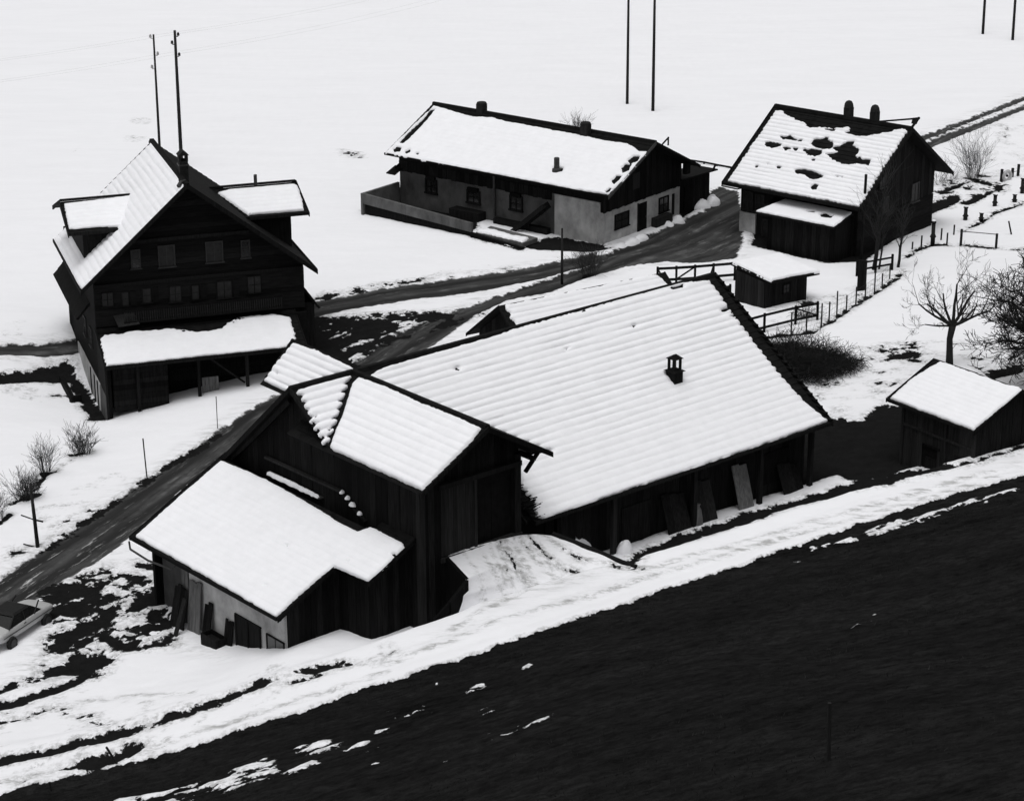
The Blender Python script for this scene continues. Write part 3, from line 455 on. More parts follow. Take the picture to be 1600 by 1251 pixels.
'p_shrubA':[15.52,126.68,0.5],
'p_shrubA2':[17.2,128.8,0.52],
'p_bush1':[-24.64,118.1,-1.75],
'p_bush2':[-23.09,120.61,-1.64],
'p_bush3':[-24.92,114.57,-1.76],
'p_bush4':[-26.01,112.11,-1.79],
'p_bush5':[34.14,172.55,-0.26],
'p_bush6':[31.63,171.08,-0.34],
'p_bush7':[5.18,183.69,0.04],
'p_bush8':[5.03,147.77,0.02],
'p_sap1':[23.47,149.36,-0.2],
'p_sap2':[25.03,149.85,-0.18],
'p_panel':[21.88,143.95,0.06],
'p_tyre':[36.42,171.89,-0.19],
'p_stake':[33.91,157.04,-0.08],
'p_carA':[-21.02,99.84,-1.51],
'p_carB':[-22.66,96.29,-1.61],
'p_hay':[-3.19,99.01,0.7],
'p_snowpile1':[13.84,164.68,0.02],
'p_snowpile2':[11.07,160.12,0.01],
'p_snowpile3':[7.98,155.4,0.01]}

TANG=np.array([0.89879,0.43837]); NORM=np.array([0.43837,-0.89879])
CTRL=np.array([(-45.92,214.09,0.00),(-21.57,200.62,0.00),(0.12,213.20,0.00),(23.58,218.36,0.00),(47.52,223.78,0.00),(-11.51,169.02,0.00),(-13.83,182.50,0.00),(-4.11,149.66,0.00),(-9.45,141.69,-0.05),(4.25,152.46,0.00),(8.54,153.90,0.00),(14.42,163.40,0.00),(13.53,176.06,0.00),(39.64,194.73,0.00),(42.20,197.04,0.00),(-5.03,188.73,0.00),(17.06,177.96,0.00),(15.55,156.97,-0.25),(20.64,151.93,-0.35),(26.12,160.71,-0.50),(29.83,164.14,-0.50),(32.01,166.30,-0.40),(24.69,148.16,-0.10),(35.53,163.44,-0.10),(25.35,139.81,0.40),(17.94,127.46,0.60),(15.24,139.93,0.20),(24.34,126.49,1.10),(19.32,110.89,1.50),(28.17,126.92,1.50),(30.51,138.48,0.80),(18.69,120.10,1.00),(-28.09,135.53,-0.60),(-30.03,133.80,-0.60),(-32.55,146.65,-0.25),(-26.84,138.24,-0.50),(-22.84,126.95,-1.90),(-26.63,127.11,-1.75),(-25.43,132.77,-1.85),(-16.69,128.67,-0.90),(-13.19,130.18,-0.60),(-19.53,125.40,-1.15),(-18.66,118.93,-1.30),(-23.63,118.16,-1.70),(-26.02,113.14,-1.80),(-23.07,107.76,-1.60),(-20.45,108.96,-1.45),(-15.48,120.97,-1.00),(-7.42,132.34,-0.20),(-3.86,138.90,0.00),(-12.46,139.79,-0.25),(-35.35,160.83,0.00),(-36.49,178.84,0.00),(-22.70,102.52,-1.60),(-21.68,95.64,-1.55),(-18.15,104.10,-1.35),(-19.46,99.26,-1.40),(-17.01,96.48,-1.20),(-13.87,94.02,-0.95),(-12.11,93.23,-0.60),(-9.88,91.82,0.50),(-9.19,91.70,0.85),(-7.63,92.54,0.80),(-5.72,92.31,0.90),(-4.09,92.21,1.00),(-3.13,96.84,0.90),(-21.65,91.25,-1.50),(-19.02,91.72,-1.30),(-14.83,90.99,-0.80),(-20.53,85.80,-1.00),(-15.82,86.99,-0.50),(-10.60,89.54,0.50),(-7.98,89.99,1.00),(-5.36,90.55,1.30),(4.21,101.04,1.00),(9.05,105.07,1.00),(15.77,110.48,1.00),(-80.00,260.00,0.00),(80.00,260.00,0.00),(0.00,300.00,0.00),(-150.00,200.00,0.00),(150.00,330.00,0.00),(-90.00,160.00,0.00),(0.00,400.00,0.00),(-60.00,230.00,0.00),(60.00,300.00,0.00),(-60.00,110.00,-2.00),(-45.00,80.00,-1.80),(60.00,150.00,1.20),(70.00,180.00,0.20)])
FEDGE=np.array([(16.74,-82.62,-1.00),(18.24,-82.61,-0.90),(20.14,-82.36,-0.60),(22.79,-81.44,-0.10),(25.88,-80.45,0.70),(29.87,-79.96,1.40),(32.50,-80.09,1.70),(35.71,-79.45,2.35),(38.78,-79.19,2.85),(44.46,-80.00,3.05),(49.11,-80.82,3.05),(56.93,-82.47,3.05),(61.53,-83.40,3.00),(67.74,-84.04,3.15),(71.71,-84.31,3.20)])
BEDGE=np.array([(17.61,-86.08,-0.90),(19.10,-85.84,-0.80),(23.70,-84.37,-0.10),(27.76,-83.50,0.80),(31.80,-83.14,1.50),(35.62,-82.74,1.95),(37.94,-82.71,2.55),(42.41,-83.31,2.95),(45.81,-83.61,3.05),(50.45,-84.18,3.05),(58.16,-85.73,3.05),(63.13,-86.77,3.00),(70.07,-87.10,3.15),(74.16,-87.36,3.20)])
def _tps(r2): return r2*np.log(r2+1e-9)
def _tps_fit():
    p=CTRL[:,:2]/50.0; m=len(p)
    r2=((p[:,None]-p[None])**2).sum(-1)
    K=_tps(r2)+np.eye(m)*2e-3
    Pm=np.c_[np.ones(m),p]
    Am=np.block([[K,Pm],[Pm.T,np.zeros((3,3))]])
    return np.linalg.solve(Am,np.r_[CTRL[:,2],0,0,0])
_W=_tps_fit()
def _sst(a,b,x):
    t=np.clip((x-a)/(b-a),0,1); return t*t*(3-2*t)
def terr(x,y):
    x=np.asarray(x,float); y=np.asarray(y,float); sh=x.shape
    xf=x.ravel(); yf=y.ravel(); out=np.zeros(len(xf)); p=CTRL[:,:2]/50.0
    for i in range(0,len(xf),20000):
        q=np.c_[xf[i:i+20000],yf[i:i+20000]]/50.0
        r2=((q[:,None]-p[None])**2).sum(-1)
        out[i:i+20000]=_tps(r2)@_W[:-3]+np.c_[np.ones(len(q)),q]@_W[-3:]
    far=np.maximum(_sst(200,250,yf),np.maximum(_sst(55,85,np.abs(xf)),1-_sst(40,70,yf)))
    out=out*(1-far)
    s=xf*TANG[0]+yf*TANG[1]; q=xf*NORM[0]+yf*NORM[1]
    qf=np.interp(s,FEDGE[:,0],FEDGE[:,1]); qb=np.interp(s,BEDGE[:,0],BEDGE[:,1])
    zp=np.interp(s,FEDGE[:,0],FEDGE[:,2])
    # the meadow above the path rises towards the viewer
    dq=np.maximum(q-qf,0)
    up=zp+.36*dq-.36*.8*(1-np.exp(-dq/.8))+.35*np.sin(s*.21+1)*_sst(4,20,dq)
    b=_sst(qb-1.6,qb+.1,q)
    return (out*(1-b)+up*b).reshape(sh)
def edges(x,y):
    s=x*TANG[0]+y*TANG[1]; q=x*NORM[0]+y*NORM[1]
    return q-np.interp(s,FEDGE[:,0],FEDGE[:,1]), q-np.interp(s,BEDGE[:,0],BEDGE[:,1]), s


def ground_material():
    m = bpy.data.materials.new('snowy ground')
    m.use_nodes = True
    n, l = m.node_tree.nodes, m.node_tree.links
    b = n['Principled BSDF']
    b.inputs['Roughness'].default_value = .8
    b.inputs['Specular IOR Level'].default_value = .0
    def attr(a):
        x = n.new('ShaderNodeAttribute'); x.attribute_name = a; return x.outputs['Fac']
    def noise(scale, vec=None, detail=5, rough=.6):
        x = n.new('ShaderNodeTexNoise'); x.inputs['Scale'].default_value = scale
        x.inputs['Detail'].default_value = detail; x.inputs['Roughness'].default_value = rough
        l.new(vec if vec is not None else tc.outputs['Object'], x.inputs['Vector']); return x.outputs['Fac']
    def math_(op, a, b_=None, c_=None):
        x = n.new('ShaderNodeMath'); x.operation = op
        for i, v in enumerate((a, b_, c_)):
            if v is None: continue
            if isinstance(v, (int, float)): x.inputs[i].default_value = v
            else: l.new(v, x.inputs[i])
        return x.outputs[0]
    def step(a, lo, hi, o0=0.0, o1=1.0):
        x = n.new('ShaderNodeMapRange'); x.interpolation_type = 'SMOOTHSTEP'
        l.new(a, x.inputs['Value'])
        x.inputs['From Min'].default_value = lo; x.inputs['From Max'].default_value = hi
        x.inputs['To Min'].default_value = o0; x.inputs['To Max'].default_value = o1
        return x.outputs['Result']
    def grey(f, lo, hi, tint=1.0):
        x = n.new('ShaderNodeMix'); x.data_type = 'RGBA'
        l.new(f, x.inputs['Factor'])
        x.inputs['A'].default_value = (lo, lo, lo*tint, 1); x.inputs['B'].default_value = (hi, hi, hi*tint, 1)
        return x.outputs['Result']
    def mix(f, a, b_):
        x = n.new('ShaderNodeMix'); x.data_type = 'RGBA'
        l.new(f, x.inputs['Factor']); l.new(a, x.inputs['A']); l.new(b_, x.inputs['B'])
        return x.outputs['Result']
    tc = n.new('ShaderNodeTexCoord')
    trk = n.new('ShaderNodeCombineXYZ')
    l.new(math_('MULTIPLY', attr('along'), .12), trk.inputs[0]); l.new(attr('across'), trk.inputs[1])
    cont = n.new('ShaderNodeMapping'); cont.inputs['Rotation'].default_value = (0, 0, math.radians(-26)); cont.inputs['Scale'].default_value = (.22, 1, 1)
    l.new(tc.outputs['Object'], cont.inputs[0])
    cont2 = n.new('ShaderNodeMapping'); cont2.inputs['Rotation'].default_value = (0, 0, math.radians(-26)); cont2.inputs['Scale'].default_value = (.5, 1, 1)
    l.new(tc.outputs['Object'], cont2.inputs[0])
    # snow, clean and trodden
    dirty = math_('MULTIPLY', attr('dirt'), step(noise(2.6, cont.outputs[0], 8, .8), .45, .72))
    snow_c = mix(dirty, grey(noise(.45, cont.outputs[0], 10, .8), .72, .85, 1.03), grey(noise(3.0), .25, .55))
    # road: wet, rutted, streaked lengthways
    rn = noise(1.5, trk.outputs[0], 6, .7)
    road_c = mix(step(noise(.55), .5, .75), grey(step(rn, .3, .72), .022, .07), grey(step(rn, .35, .65), .035, .13))
    rut = step(math_('ABSOLUTE', math_('SUBTRACT', math_('ABSOLUTE', attr('across')), .8)), .12, .5)
    road_c = mix(rut, grey(rn, .012, .04), road_c)
    road_c = mix(math_('MULTIPLY', step(noise(2.4, trk.outputs[0], 7, .75), .56, .68), attr('slush')), road_c, grey(noise(4.0), .3, .6))
    rf = step(math_('ADD', attr('road'), math_('MULTIPLY', math_('SUBTRACT', noise(1.8, None, 6, .65), .5), .9)), -.1, .1)
    # dark soil and grass, also the shade painted at wall feet and in the pit
    bare_shade_c = grey(noise(1.6, None, 8, .75), .004, .018)
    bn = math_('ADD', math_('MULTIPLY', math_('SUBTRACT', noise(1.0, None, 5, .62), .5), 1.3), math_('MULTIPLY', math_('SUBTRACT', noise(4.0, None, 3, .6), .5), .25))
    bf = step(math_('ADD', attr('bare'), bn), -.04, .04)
    meadow_c = mix(step(noise(.35, cont.outputs[0], 9, .75), .35, .65), grey(step(noise(2.2, cont2.outputs[0], 10, .88), .38, .62), .0035, .013), grey(step(noise(2.8, cont2.outputs[0], 10, .88), .36, .64), .005, .022))
    dark = mix(attr('meadow'), bare_shade_c, meadow_c)
    thaw = math_('MULTIPLY', step(math_('ADD', attr('bare'), bn), -.55, .0), step(noise(3.5, None, 6, .75), .40, .62))
    snow_c = mix(math_('MULTIPLY', thaw, .8), snow_c, grey(noise(6.0, None, 4), .12, .5))
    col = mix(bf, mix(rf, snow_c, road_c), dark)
    l.new(col, b.inputs['Base Color'])
    hgt = math_('ADD', math_('MULTIPLY', noise(2.2, None, 8, .65), .5), math_('MULTIPLY', noise(11.0, None, 4), math_('MULTIPLY_ADD', bf, .8, .12)))
    bp = n.new('ShaderNodeBump'); bp.inputs['Distance'].default_value = .08; bp.inputs['Strength'].default_value = .45
    l.new(hgt, bp.inputs['Height']); l.new(bp.outputs[0], b.inputs['Normal'])
    return m

M_GROUND = ground_material()

def make_ground():
    gx = np.concatenate([-np.geomspace(320, 34, 34)[:-1], np.arange(-34, -26, .4), np.arange(-26, 28, .2), np.arange(28, 54, .35), np.geomspace(54, 320, 34)])
    gy = np.concatenate([np.arange(20, 50, 1.5), np.arange(50, 76, .3), np.arange(76, 136, .2), np.arange(136, 176, .3), np.arange(176, 250, .9), np.geomspace(250, 1100, 30)])
    X, Y = np.meshgrid(gx, gy, indexing='ij')
    dx = .22*(vnoise(X*.9, Y*.9, 21)-.5); 
    Z = terr(X, Y)
    ef, eb, s = edges(X, Y)
    wob = .35*(fbm(X*.8, Y*.8, 3)-.5)*2
    near = (np.abs(X) < 60) & (Y < 260)
    bare = np.full(X.shape, -2.0); road = np.full(X.shape, -2.0); dirt = np.zeros(X.shape)  # bare masks open soil plus shade strips drawn as dark ground
    def region(poly, pad=1.6):
        p = np.array(poly); i0, i1 = np.searchsorted(gx, [p[:, 0].min()-pad, p[:, 0].max()+pad]); j0, j1 = np.searchsorted(gy, [p[:, 1].min()-pad, p[:, 1].max()+pad])
        return slice(max(i0-1, 0), i1+1), slice(max(j0-1, 0), j1+1)
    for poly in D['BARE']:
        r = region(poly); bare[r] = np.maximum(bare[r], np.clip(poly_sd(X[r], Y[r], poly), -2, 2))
    for k, poly in enumerate(D['ROADPOLY']):
        r = region(poly); road[r] = np.maximum(road[r], np.clip(poly_sd(X[r], Y[r], poly), -2, 2 if k < 2 else .5))
    for poly, t in D['PARTBARE']:
        r = region(poly)
        sd = poly_sd(X[r], Y[r], poly)
        f = .6*fbm(X[r]*.8+4, Y[r]*.95, 31, 4)+.4*fbm(X[r]*2.1+4, Y[r]*2.4, 37, 3)-.5+t
        bare[r] = np.maximum(bare[r], np.minimum(sd*.8, f*2.2))
    for poly in D['DIRT']:
        r = region(poly); dirt[r] = np.maximum(dirt[r], smooth01(-.6, .8, poly_sd(X[r], Y[r], poly)))
    dirt = np.maximum(dirt, smooth01(1.2, .1, np.abs(road+.3))*.8)
    # meadow above the path is bare but for a few patches of snow
    hill = ef+wob*.5+.12*(vnoise(s*2.3, s*0, 8)-.5)
    hb = np.clip(hill*(6.0-3.4*smooth01(8, 20, s)), -2, 1.2)
    for poly, t in D['HILLSNOW']:
        r = region(poly)
        sd = poly_sd(X[r], Y[r], poly)
        sr, qr = s[r], ef[r]
        f = fbm(sr*.9, qr*2.3, 41, 5)-.5+t
        hb[r] = np.minimum(hb[r], -np.minimum(sd*1.2, f*2.6))
    bare = np.where(ef > -1.2, np.maximum(bare*0-2+0, hb), bare)
    keep_puddle = (ef <= 0)
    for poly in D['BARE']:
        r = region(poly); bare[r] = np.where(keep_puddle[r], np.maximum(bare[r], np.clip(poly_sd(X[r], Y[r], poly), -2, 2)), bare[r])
    # distance along and across the lanes
    along = np.zeros(X.shape); across = np.zeros(X.shape); bd = np.full(X.shape, 1e9)
    R = (slice(*np.searchsorted(gx, [-45, 60])), slice(*np.searchsorted(gy, [80, 260])))
    xs, ys = X[R], Y[R]; al, ac, bb = along[R].copy(), across[R].copy(), bd[R].copy()
    for k, line in enumerate(D['CENTRE']):
        acc = k*57.0
        for (x0, y0), (x1, y1) in zip(line[:-1], line[1:]):
            L = math.hypot(x1-x0, y1-y0); ux, uy = (x1-x0)/L, (y1-y0)/L
            t = np.clip((xs-x0)*ux+(ys-y0)*uy, 0, L)
            ddx, ddy = xs-x0-ux*t, ys-y0-uy*t
            dd = np.hypot(ddx, ddy); c = dd < bb
            al = np.where(c, acc+t, al); ac = np.where(c, ddx*(-uy)+ddy*ux, ac); bb = np.where(c, dd, bb)
            acc += L
    along[R], across[R], bd[R] = al, ac, bb
    # single wheel and sledge tracks
    for line, wd, depth in D['TRACKS']:
        for (x0, y0), (x1, y1) in zip(line[:-1], line[1:]):
            r = region([(x0, y0), (x1, y1)], 1.0)
            L = math.hypot(x1-x0, y1-y0); ux, uy = (x1-x0)/L, (y1-y0)/L
            t = np.clip((X[r]-x0)*ux+(Y[r]-y0)*uy, 0, L)
            dd = np.hypot(X[r]-x0-ux*t, Y[r]-y0-uy*t)
            dirt[r] = np.maximum(dirt[r], 2.2*smooth01(wd*1.6, wd*.3, dd))
            bare[r] = np.maximum(bare[r], depth-dd*1.6)
    slush = smooth01(116, 104, Y)*.9+.25
    churn = np.zeros(X.shape); r = region(D['CHURN']); churn[r] = smooth01(-.3, 1.2, poly_sd(X[r], Y[r], D['CHURN']))
    churnz = churn*(.26*np.abs(fbm(X*1.5, Y*1.5, 51, 4)-.5)*2-.05+.10*(vnoise(X*4.1, Y*4.1, 52)-.5))
    dirt = np.maximum(dirt, churn*.75)
    # relief: soft snow surface, ruts, thickness of the snow over bare soil
    relief = .05*(fbm(X*.5, Y*.5, 2)-.5)*2+.035*(fbm(X*1.9, Y*1.9, 5)-.5)*2
    snowh = .11*smooth01(.12, -.12, np.maximum(bare, road*.8)+.25*(fbm(X*1.3, Y*1.3, 6)-.5))
    ruts = -.05*np.exp(-((np.abs(across)-.75)/.28)**2)*smooth01(-.2, .4, road)
    inpath = smooth01(-.1, .3, eb)*smooth01(.1, -.4, ef)
    pt = -ef+.25*(vnoise(s*.15, s*0, 77)-.5)
    ruts = ruts-.07*inpath*(np.exp(-((pt-.9)/.22)**2)+np.exp(-((pt-2.2)/.22)**2))+.02*inpath*(vnoise(s*.8, pt*9, 12)-.5)
    rough = np.where(bare > 0, .05*(fbm(X*3.1, Y*3.1, 15)-.5)*2, 0)
    mead = smooth01(-.3, .2, ef)
    tuft = mead*.06*(fbm(s*1.2, ef*4.5, 18, 4)-.5)*2+mead*.25*(fbm(s*.07, ef*.25, 19, 3)-.5)
    dirtbump = dirt*.06*(fbm(X*2.3, Y*2.3, 25)-.5)*2
    Z = Z+churnz+np.where(near, relief+snowh+ruts+rough+dirtbump, snowh)+np.where(Y > 40, tuft, 0)
    nx, ny = X.shape
    P = np.stack([X, Y, Z], -1)
    # normals for seamless pieces
    gx_ = np.gradient(Z, gx, axis=0); gy_ = np.gradient(Z, gy, axis=1)
    NN = np.stack([-gx_, -gy_, np.ones_like(Z)], -1); NN /= np.linalg.norm(NN, axis=-1, keepdims=True)
    idx = np.arange(nx*ny).reshape(nx, ny)
    F = np.stack([idx[:-1, :-1], idx[1:, :-1], idx[1:, 1:], idx[:-1, 1:]], -1).reshape(-1, 4)
    fm = lambda A: A.ravel()[F].mean(1)
    eff, ebf, rdf, baf = fm(ef), fm(eb), fm(road), fm(bare)
    kind = np.zeros(len(F), int)
    kind[(rdf > 0)] = 1
    kind[(ebf > 0) & (eff <= 0)] = 2
    kind[eff > 0] = 3
    attrs = dict(bare=bare, road=road, dirt=dirt, along=along, across=across, meadow=mead, slush=slush)
    for k, nm in enumerate(['snowy_ground', 'road', 'path', 'meadow_slope']):
        f = F[kind == k]
        used = np.unique(f); re = np.full(nx*ny, -1); re[used] = np.arange(len(used))
        o = arr_mesh(nm, P.reshape(-1, 3)[used], re[f], M_GROUND)
        for an, A in attrs.items():
            at = o.data.attributes.new(an, 'FLOAT', 'POINT')
            at.data.foreach_set('value', A.ravel()[used].astype(np.float32))
        o.data.normals_split_custom_set_from_vertices(NN.reshape(-1, 3)[used])
        o['kind'] = 'structure'
    return
make_ground()

def gz(x, y):
    return float(terr(np.array([float(x)]), np.array([float(y)]))[0])

# ------------------------------------------------------------------ raised ramp to the upper barn door
def make_ramp():
    left = [tuple(p) for p in D['RAMPL']]; right = [tuple(p) for p in D['RAMPR']]
    n = 44; m = 80
    def samp(L, k):
        L = np.array(L); t = np.linspace(0, len(L)-1, k); i = np.minimum(t.astype(int), len(L)-2); f = (t-i)[:, None]
        return L[i]*(1-f)+L[i+1]*f
    A, B = samp(left, m), samp(right, m)
    u = np.linspace(0, 1, n)
    V = A[:, None]*(1-u[None, :, None])+B[:, None]*u[None, :, None]
    gxy = V.reshape(-1, 3)
    g = terr(gxy[:, 0], gxy[:, 1]).reshape(m, n)
    k = smooth01(.5, 1.0, np.linspace(0, 1, m))[:, None]*smooth01(0, .3, u)[None, :]*smooth01(1, .8, u)[None, :]
    V[..., 2] = V[..., 2]*(1-k)+np.maximum(g-.06, V[..., 2]-.3)*k
    V[..., 2] += .05*(fbm(V[..., 0]*1.3, V[..., 1]*1.3, 4)-.5)*2+.10
    # sledge and wheel tracks running from the door down to the path
    tr = np.abs(np.sin(u*9.4))[None, :]
    V[..., 2] -= .03*np.exp(-(tr/.25)**2)*np.ones((m, 1))
    idx = np.arange(m*n).reshape(m, n)
    F = np.stack([idx[:-1, :-1], idx[:-1, 1:], idx[1:, 1:], idx[1:, :-1]], -1).reshape(-1, 4)[:, ::-1]
    o = arr_mesh('barn_ramp', V.reshape(-1, 3), F, M_GROUND)
    d = np.zeros((m, n)); d[:] = .35
    d += .5*np.exp(-(tr/.3)**2)*np.ones((m, 1))
    wd = np.linspace(0, 1, m)[:, None]
    bare = np.full((m, n), -1.2)
    d[:] = .3
    bare[:] = -1.2
    # worn tracks fan out from the doorway
    for line, wdt, depth in D['RAMPTRACKS']:
        for (x0, y0), (x1, y1) in zip(line[:-1], line[1:]):
            L = math.hypot(x1-x0, y1-y0)+1e-6; ux, uy = (x1-x0)/L, (y1-y0)/L
            t = np.clip((V[..., 0]-x0)*ux+(V[..., 1]-y0)*uy, 0, L)
            dd = np.hypot(V[..., 0]-x0-ux*t, V[..., 1]-y0-uy*t)
            d = np.maximum(d, 2.4*smooth01(wdt*2.0, wdt*.3, dd)); bare = np.maximum(bare, depth-dd*1.5)
    along = wd*6*np.ones((1, n)); across = u[None, :]*5*np.ones((m, 1))
    for an, A_ in dict(bare=bare, road=np.full((m, n), -2.), dirt=d, along=along, across=across, meadow=np.zeros((m, n)), slush=np.zeros((m, n))).items():
        at = o.data.attributes.new(an, 'FLOAT', 'POINT'); at.data.foreach_set('value', A_.ravel().astype(np.float32))
    o['kind'] = 'structure'
    # retaining walls of dark boards and stone
    w = MB()
    L = [Vector(p) for p in left]
    for a, b in zip(L[:-1], L[1:]):
        a0, b0 = Vector((a.x, a.y, min(gz(a.x-.6, a.y+.5), a.z-.3)-.6)), Vector((b.x, b.y, min(gz(b.x-.6, b.y+.5), b.z-.3)-.6))
        nn = Vector((-(b-a).y, (b-a).x, 0)).normalized()*.16
        w.prism([a0, b0, b+Vector((0, 0, .1)), a+Vector((0, 0, .1))], nn)
    o = fixn(w.build('retaining_wall', M_WOOD))
    tag(o, 'dark retaining wall holding up the left edge of the snowy ramp to the big barn', 'wall')
    w = MB()
    Rr = [Vector(p) for p in right[2:]]
    for a, b in zip(Rr[:-1], Rr[1:]):
        a0, b0 = Vector((a.x, a.y, -.2)), Vector((b.x, b.y, -.2))
        nn = Vector((-(b-a).y, (b-a).x, 0)).normalized()*.22
        w.prism([a0, b0, b+Vector((0, 0, .16)), a+Vector((0, 0, .16))], nn)
    o = fixn(w.build('retaining_wall', M_WOOD))
    tag(o, 'dark sleeper edging along the right side of the barn ramp beside the eave', 'wall')
make_ramp()

# ------------------------------------------------------------------ the big barn with its cross gable and lean-to
def make_barn():
    R = root('barn', D['BA'], .6, 40.32, 'large dark wooden barn with snowy main roof, cross gable and lean-to, centre of the hamlet', 'barn')
    # local x runs along the ridge, local -y points to the slope side
    FR = 5.63/8.2           # front pitch
    BK = 5.08/5.8           # back pitch
    S = (1, 0, 0)
    Tm = Vector((0, 8.2, 5.63)); LT = Tm.length; sq = LT/8.2
    # front slope: a narrow strip beside the cross gable and the long field right of it
    off = Vector((0, 0, -.06))
    cut = 3.1
    roof_slope(R, Vector((0, -cut, 10-cut*FR))+off, S, Tm, 7.0, cut*sq, name='main_roof')
    roof_slope(R, Vector((7.02, -8.2, 4.37))+off, S, Tm, 19.0, LT, name='main_roof')
    roof_slope(R, Vector((26.02, 7.9, 10-7.9*BK))+off, (-1, 0, 0), Vector((0, -7.9, 7.9*BK)), 26.02, Vector((0, 7.9, 7.9*BK)).length, name='back_roof')
    fixn(MB().prism([(0, -.16, 9.83), (0, .16, 9.80), (0, .12, 10.0), (0, -.10, 10.0)], (26.05, 0, 0)).build('ridge_cap', M_TILE, R))
    fade = lambda s, t: .45+.55*smooth01(2.0, 6.5, t+.25*(20-s)*.2)
    Oe = Vector((0, -8.2, 4.40)); 
    snow(R, Oe+Vector((0, 0, -.05)), S, Tm, D['B_MAIN'], D['B_MAINH'],   .12, .39, .075, .12, 3, .05, fade=fade, lim=(.05, 25.9, -.06, 9.9), finger=.10)
    snow(R, Oe+Vector((0, 0, -.05)), S, Tm, D['B_LEFT'], D['B_LEFTH'], .13, .39, .11, .06, 5, .05, lim=(-.25, 26, 0, 9.86), finger=.28)
    # cross gable
    ax = 3.42; az = 10.0; lx, rx = -.2, 7.02; ez = 7.97; yo = -9.3
    Tc = Vector((ax-lx, 0, az-ez)); Tr = Vector((ax-rx, 0, az-ez))
    roof_slope(R, (lx, yo, ez-.05), (0, 1, 0), Tc, 9.3, Tc.length, name='cross_roof')
    roof_slope(R, (rx, 0, ez-.05), (0, -1, 0), Tr, 9.3, Tr.length, name='cross_roof')
    fixn(MB().prism([(ax-.16, 0, 9.84), (ax+.16, 0, 9.84), (ax+.11, 0, 10.02), (ax-.11, 0, 10.02)], (0, yo-.03, 0)).build('ridge_cap', M_TILE, R))
    snow(R, (-.17, -9.3, 7.985), (0, 1, 0), Tc, D['B_CROSS'], [], .12, .40, .06, .08, 8, .035, lim=(0, 10, -.04, 4.0))
    for sx, T in ((lx, Tc), (rx, Tr)):
        T = Vector(T)
        a = Vector((sx, yo-.03, ez-.06)); fixn(MB().prism([a, a+T, a+T+Vector((0, 0, -.24)), a+Vector((0, 0, -.24))], (0, -.05, 0)).build('verge_board', M_WOOD, R))
    # brackets under the right eave of the cross gable
    br = MB(); br.bar((6.1, -8.6, 7.0), (6.85, -8.6, 7.75), .14); br.bar((6.05, -8.6, 7.78), (7.0, -8.6, 7.86), .16); br.bar((6.1, -9.2, 7.78), (6.1, -8.2, 7.78), .18)
    br.build('eave_bracket', M_WOOD, R)
    # purlins
    for px, pz in ((.9, 8.33), (ax, 9.68), (5.95, 8.33)):
        fixn(MB().box(px-.1, px+.1, -9.25, -8.2, pz-.22, pz).build('purlin', M_WOOD, R))
    # back wing
    wx, we = 4.1, 2.25
    Tw = Vector((wx-we, 0, 1.8)); wl = 5.6
    roof_slope(R, (we, 0, 8.13), (0, 1, 0), Tw, wl, Tw.length, name='wing_roof')
    roof_slope(R, (2*wx-we, wl, 8.13), (0, -1, 0), (-(wx-we), 0, 1.8), wl, Tw.length, name='wing_roof')
    # snow of the wing is laid from its outer end
    snow(R, (2.3, 5.55, 8.2), (0, -1, 0), (1.8, 0, 1.8), D['B_WING'], [[(.55, .62), (.66, .6), (.62, .72)]], .12, .34, .09, .07, 12, .05, lim=(-.02, 6, -.02, 2.5), finger=.08)
    wall = MB().hexa([(3.0, .3, 0), (5.2, .3, 0), (5.2, 4.7, 0), (3.0, 4.7, 0)], [(3.0, .3, 8.7), (5.2, .3, 8.7), (5.2, 4.7, 8.7), (3.0, 4.7, 8.7)])
    fixn(wall.build('wing_wall', M_WOOD, R))
    # wall cores (dark boards stand in front of them)
    def core(poly, vec, name='wall', m=M_DARK):
        return fixn(MB().prism(poly, vec).build(name, m, R))
    gx = .62
    def ztl(s):                 # roof line above the left gable wall; s runs from back (y=7.3) to front
        y = 7.3-s
        if y > 0: return 10-BK*y-.25
        zm = 10+FR*y-.25
        zc = 7.97+(gx+.2)*(2.03/3.62)-.22
        return zm if y > -2.0 else max(zm, zc)
    ys = [7.3, 0, -1.4, -1.5, -8.2]
    core([(gx+.1, 7.3, -1.4), (gx+.1, 7.3, ztl(0)), (gx+.1, 0, ztl(7.3)), (gx+.1, -2.0, ztl(9.3)), (gx+.1, -8.2, ztl(15.5)), (gx+.1, -8.2, .2)], (.2, 0, 0))
    planks(R, (gx, 7.3), (0, -1), 15.5, ztl, lambda s: -1.2 if s < 8 else .5, .42, M_WOOD, (-1, 0), seed=3)
    # ledge with crumbs of snow on the gable wall
    fixn(MB().bar((gx-.12, 2.8, 5.78), (gx-.12, -2.85, 5.86), .22, .1).build('ledge_board', M_PLANK, R))
    fixn(MB().bar((gx-.12, -2.85, 5.86), (gx-.12, -4.6, 4.95), .16, .1).build('ledge_board', M_WOOD, R))
    sn = MB()
    for y, z, r in ((-2.98, 5.82, .10), (-3.35, 5.66, .14), (-3.72, 5.46, .2), (-4.2, 5.2, .13)):
        sn.blob((gx-.14, y, z+.1), .14, r, .15, int(r*100), 8, 4)
    o = sn.build('snow_clump', M_SNOW, R, True); o['kind'] = 'stuff'
    fixn(MB().bar((gx-.12, 2.6, 5.13), (gx-.12, -1.5, 5.10), .3, .06).build('flashing', M_METAL, R))
    snow(R, (gx-.36, 2.5, 5.16), (0, -1, 0), (1, 0, 0), [(0, .0), (2.0, .02), (3.9, .08), (3.9, .2), (2, .28), (0, .22)], [], .09, .4, 0, .06, 77, .05)
    # cross gable front
    fy = -8.27
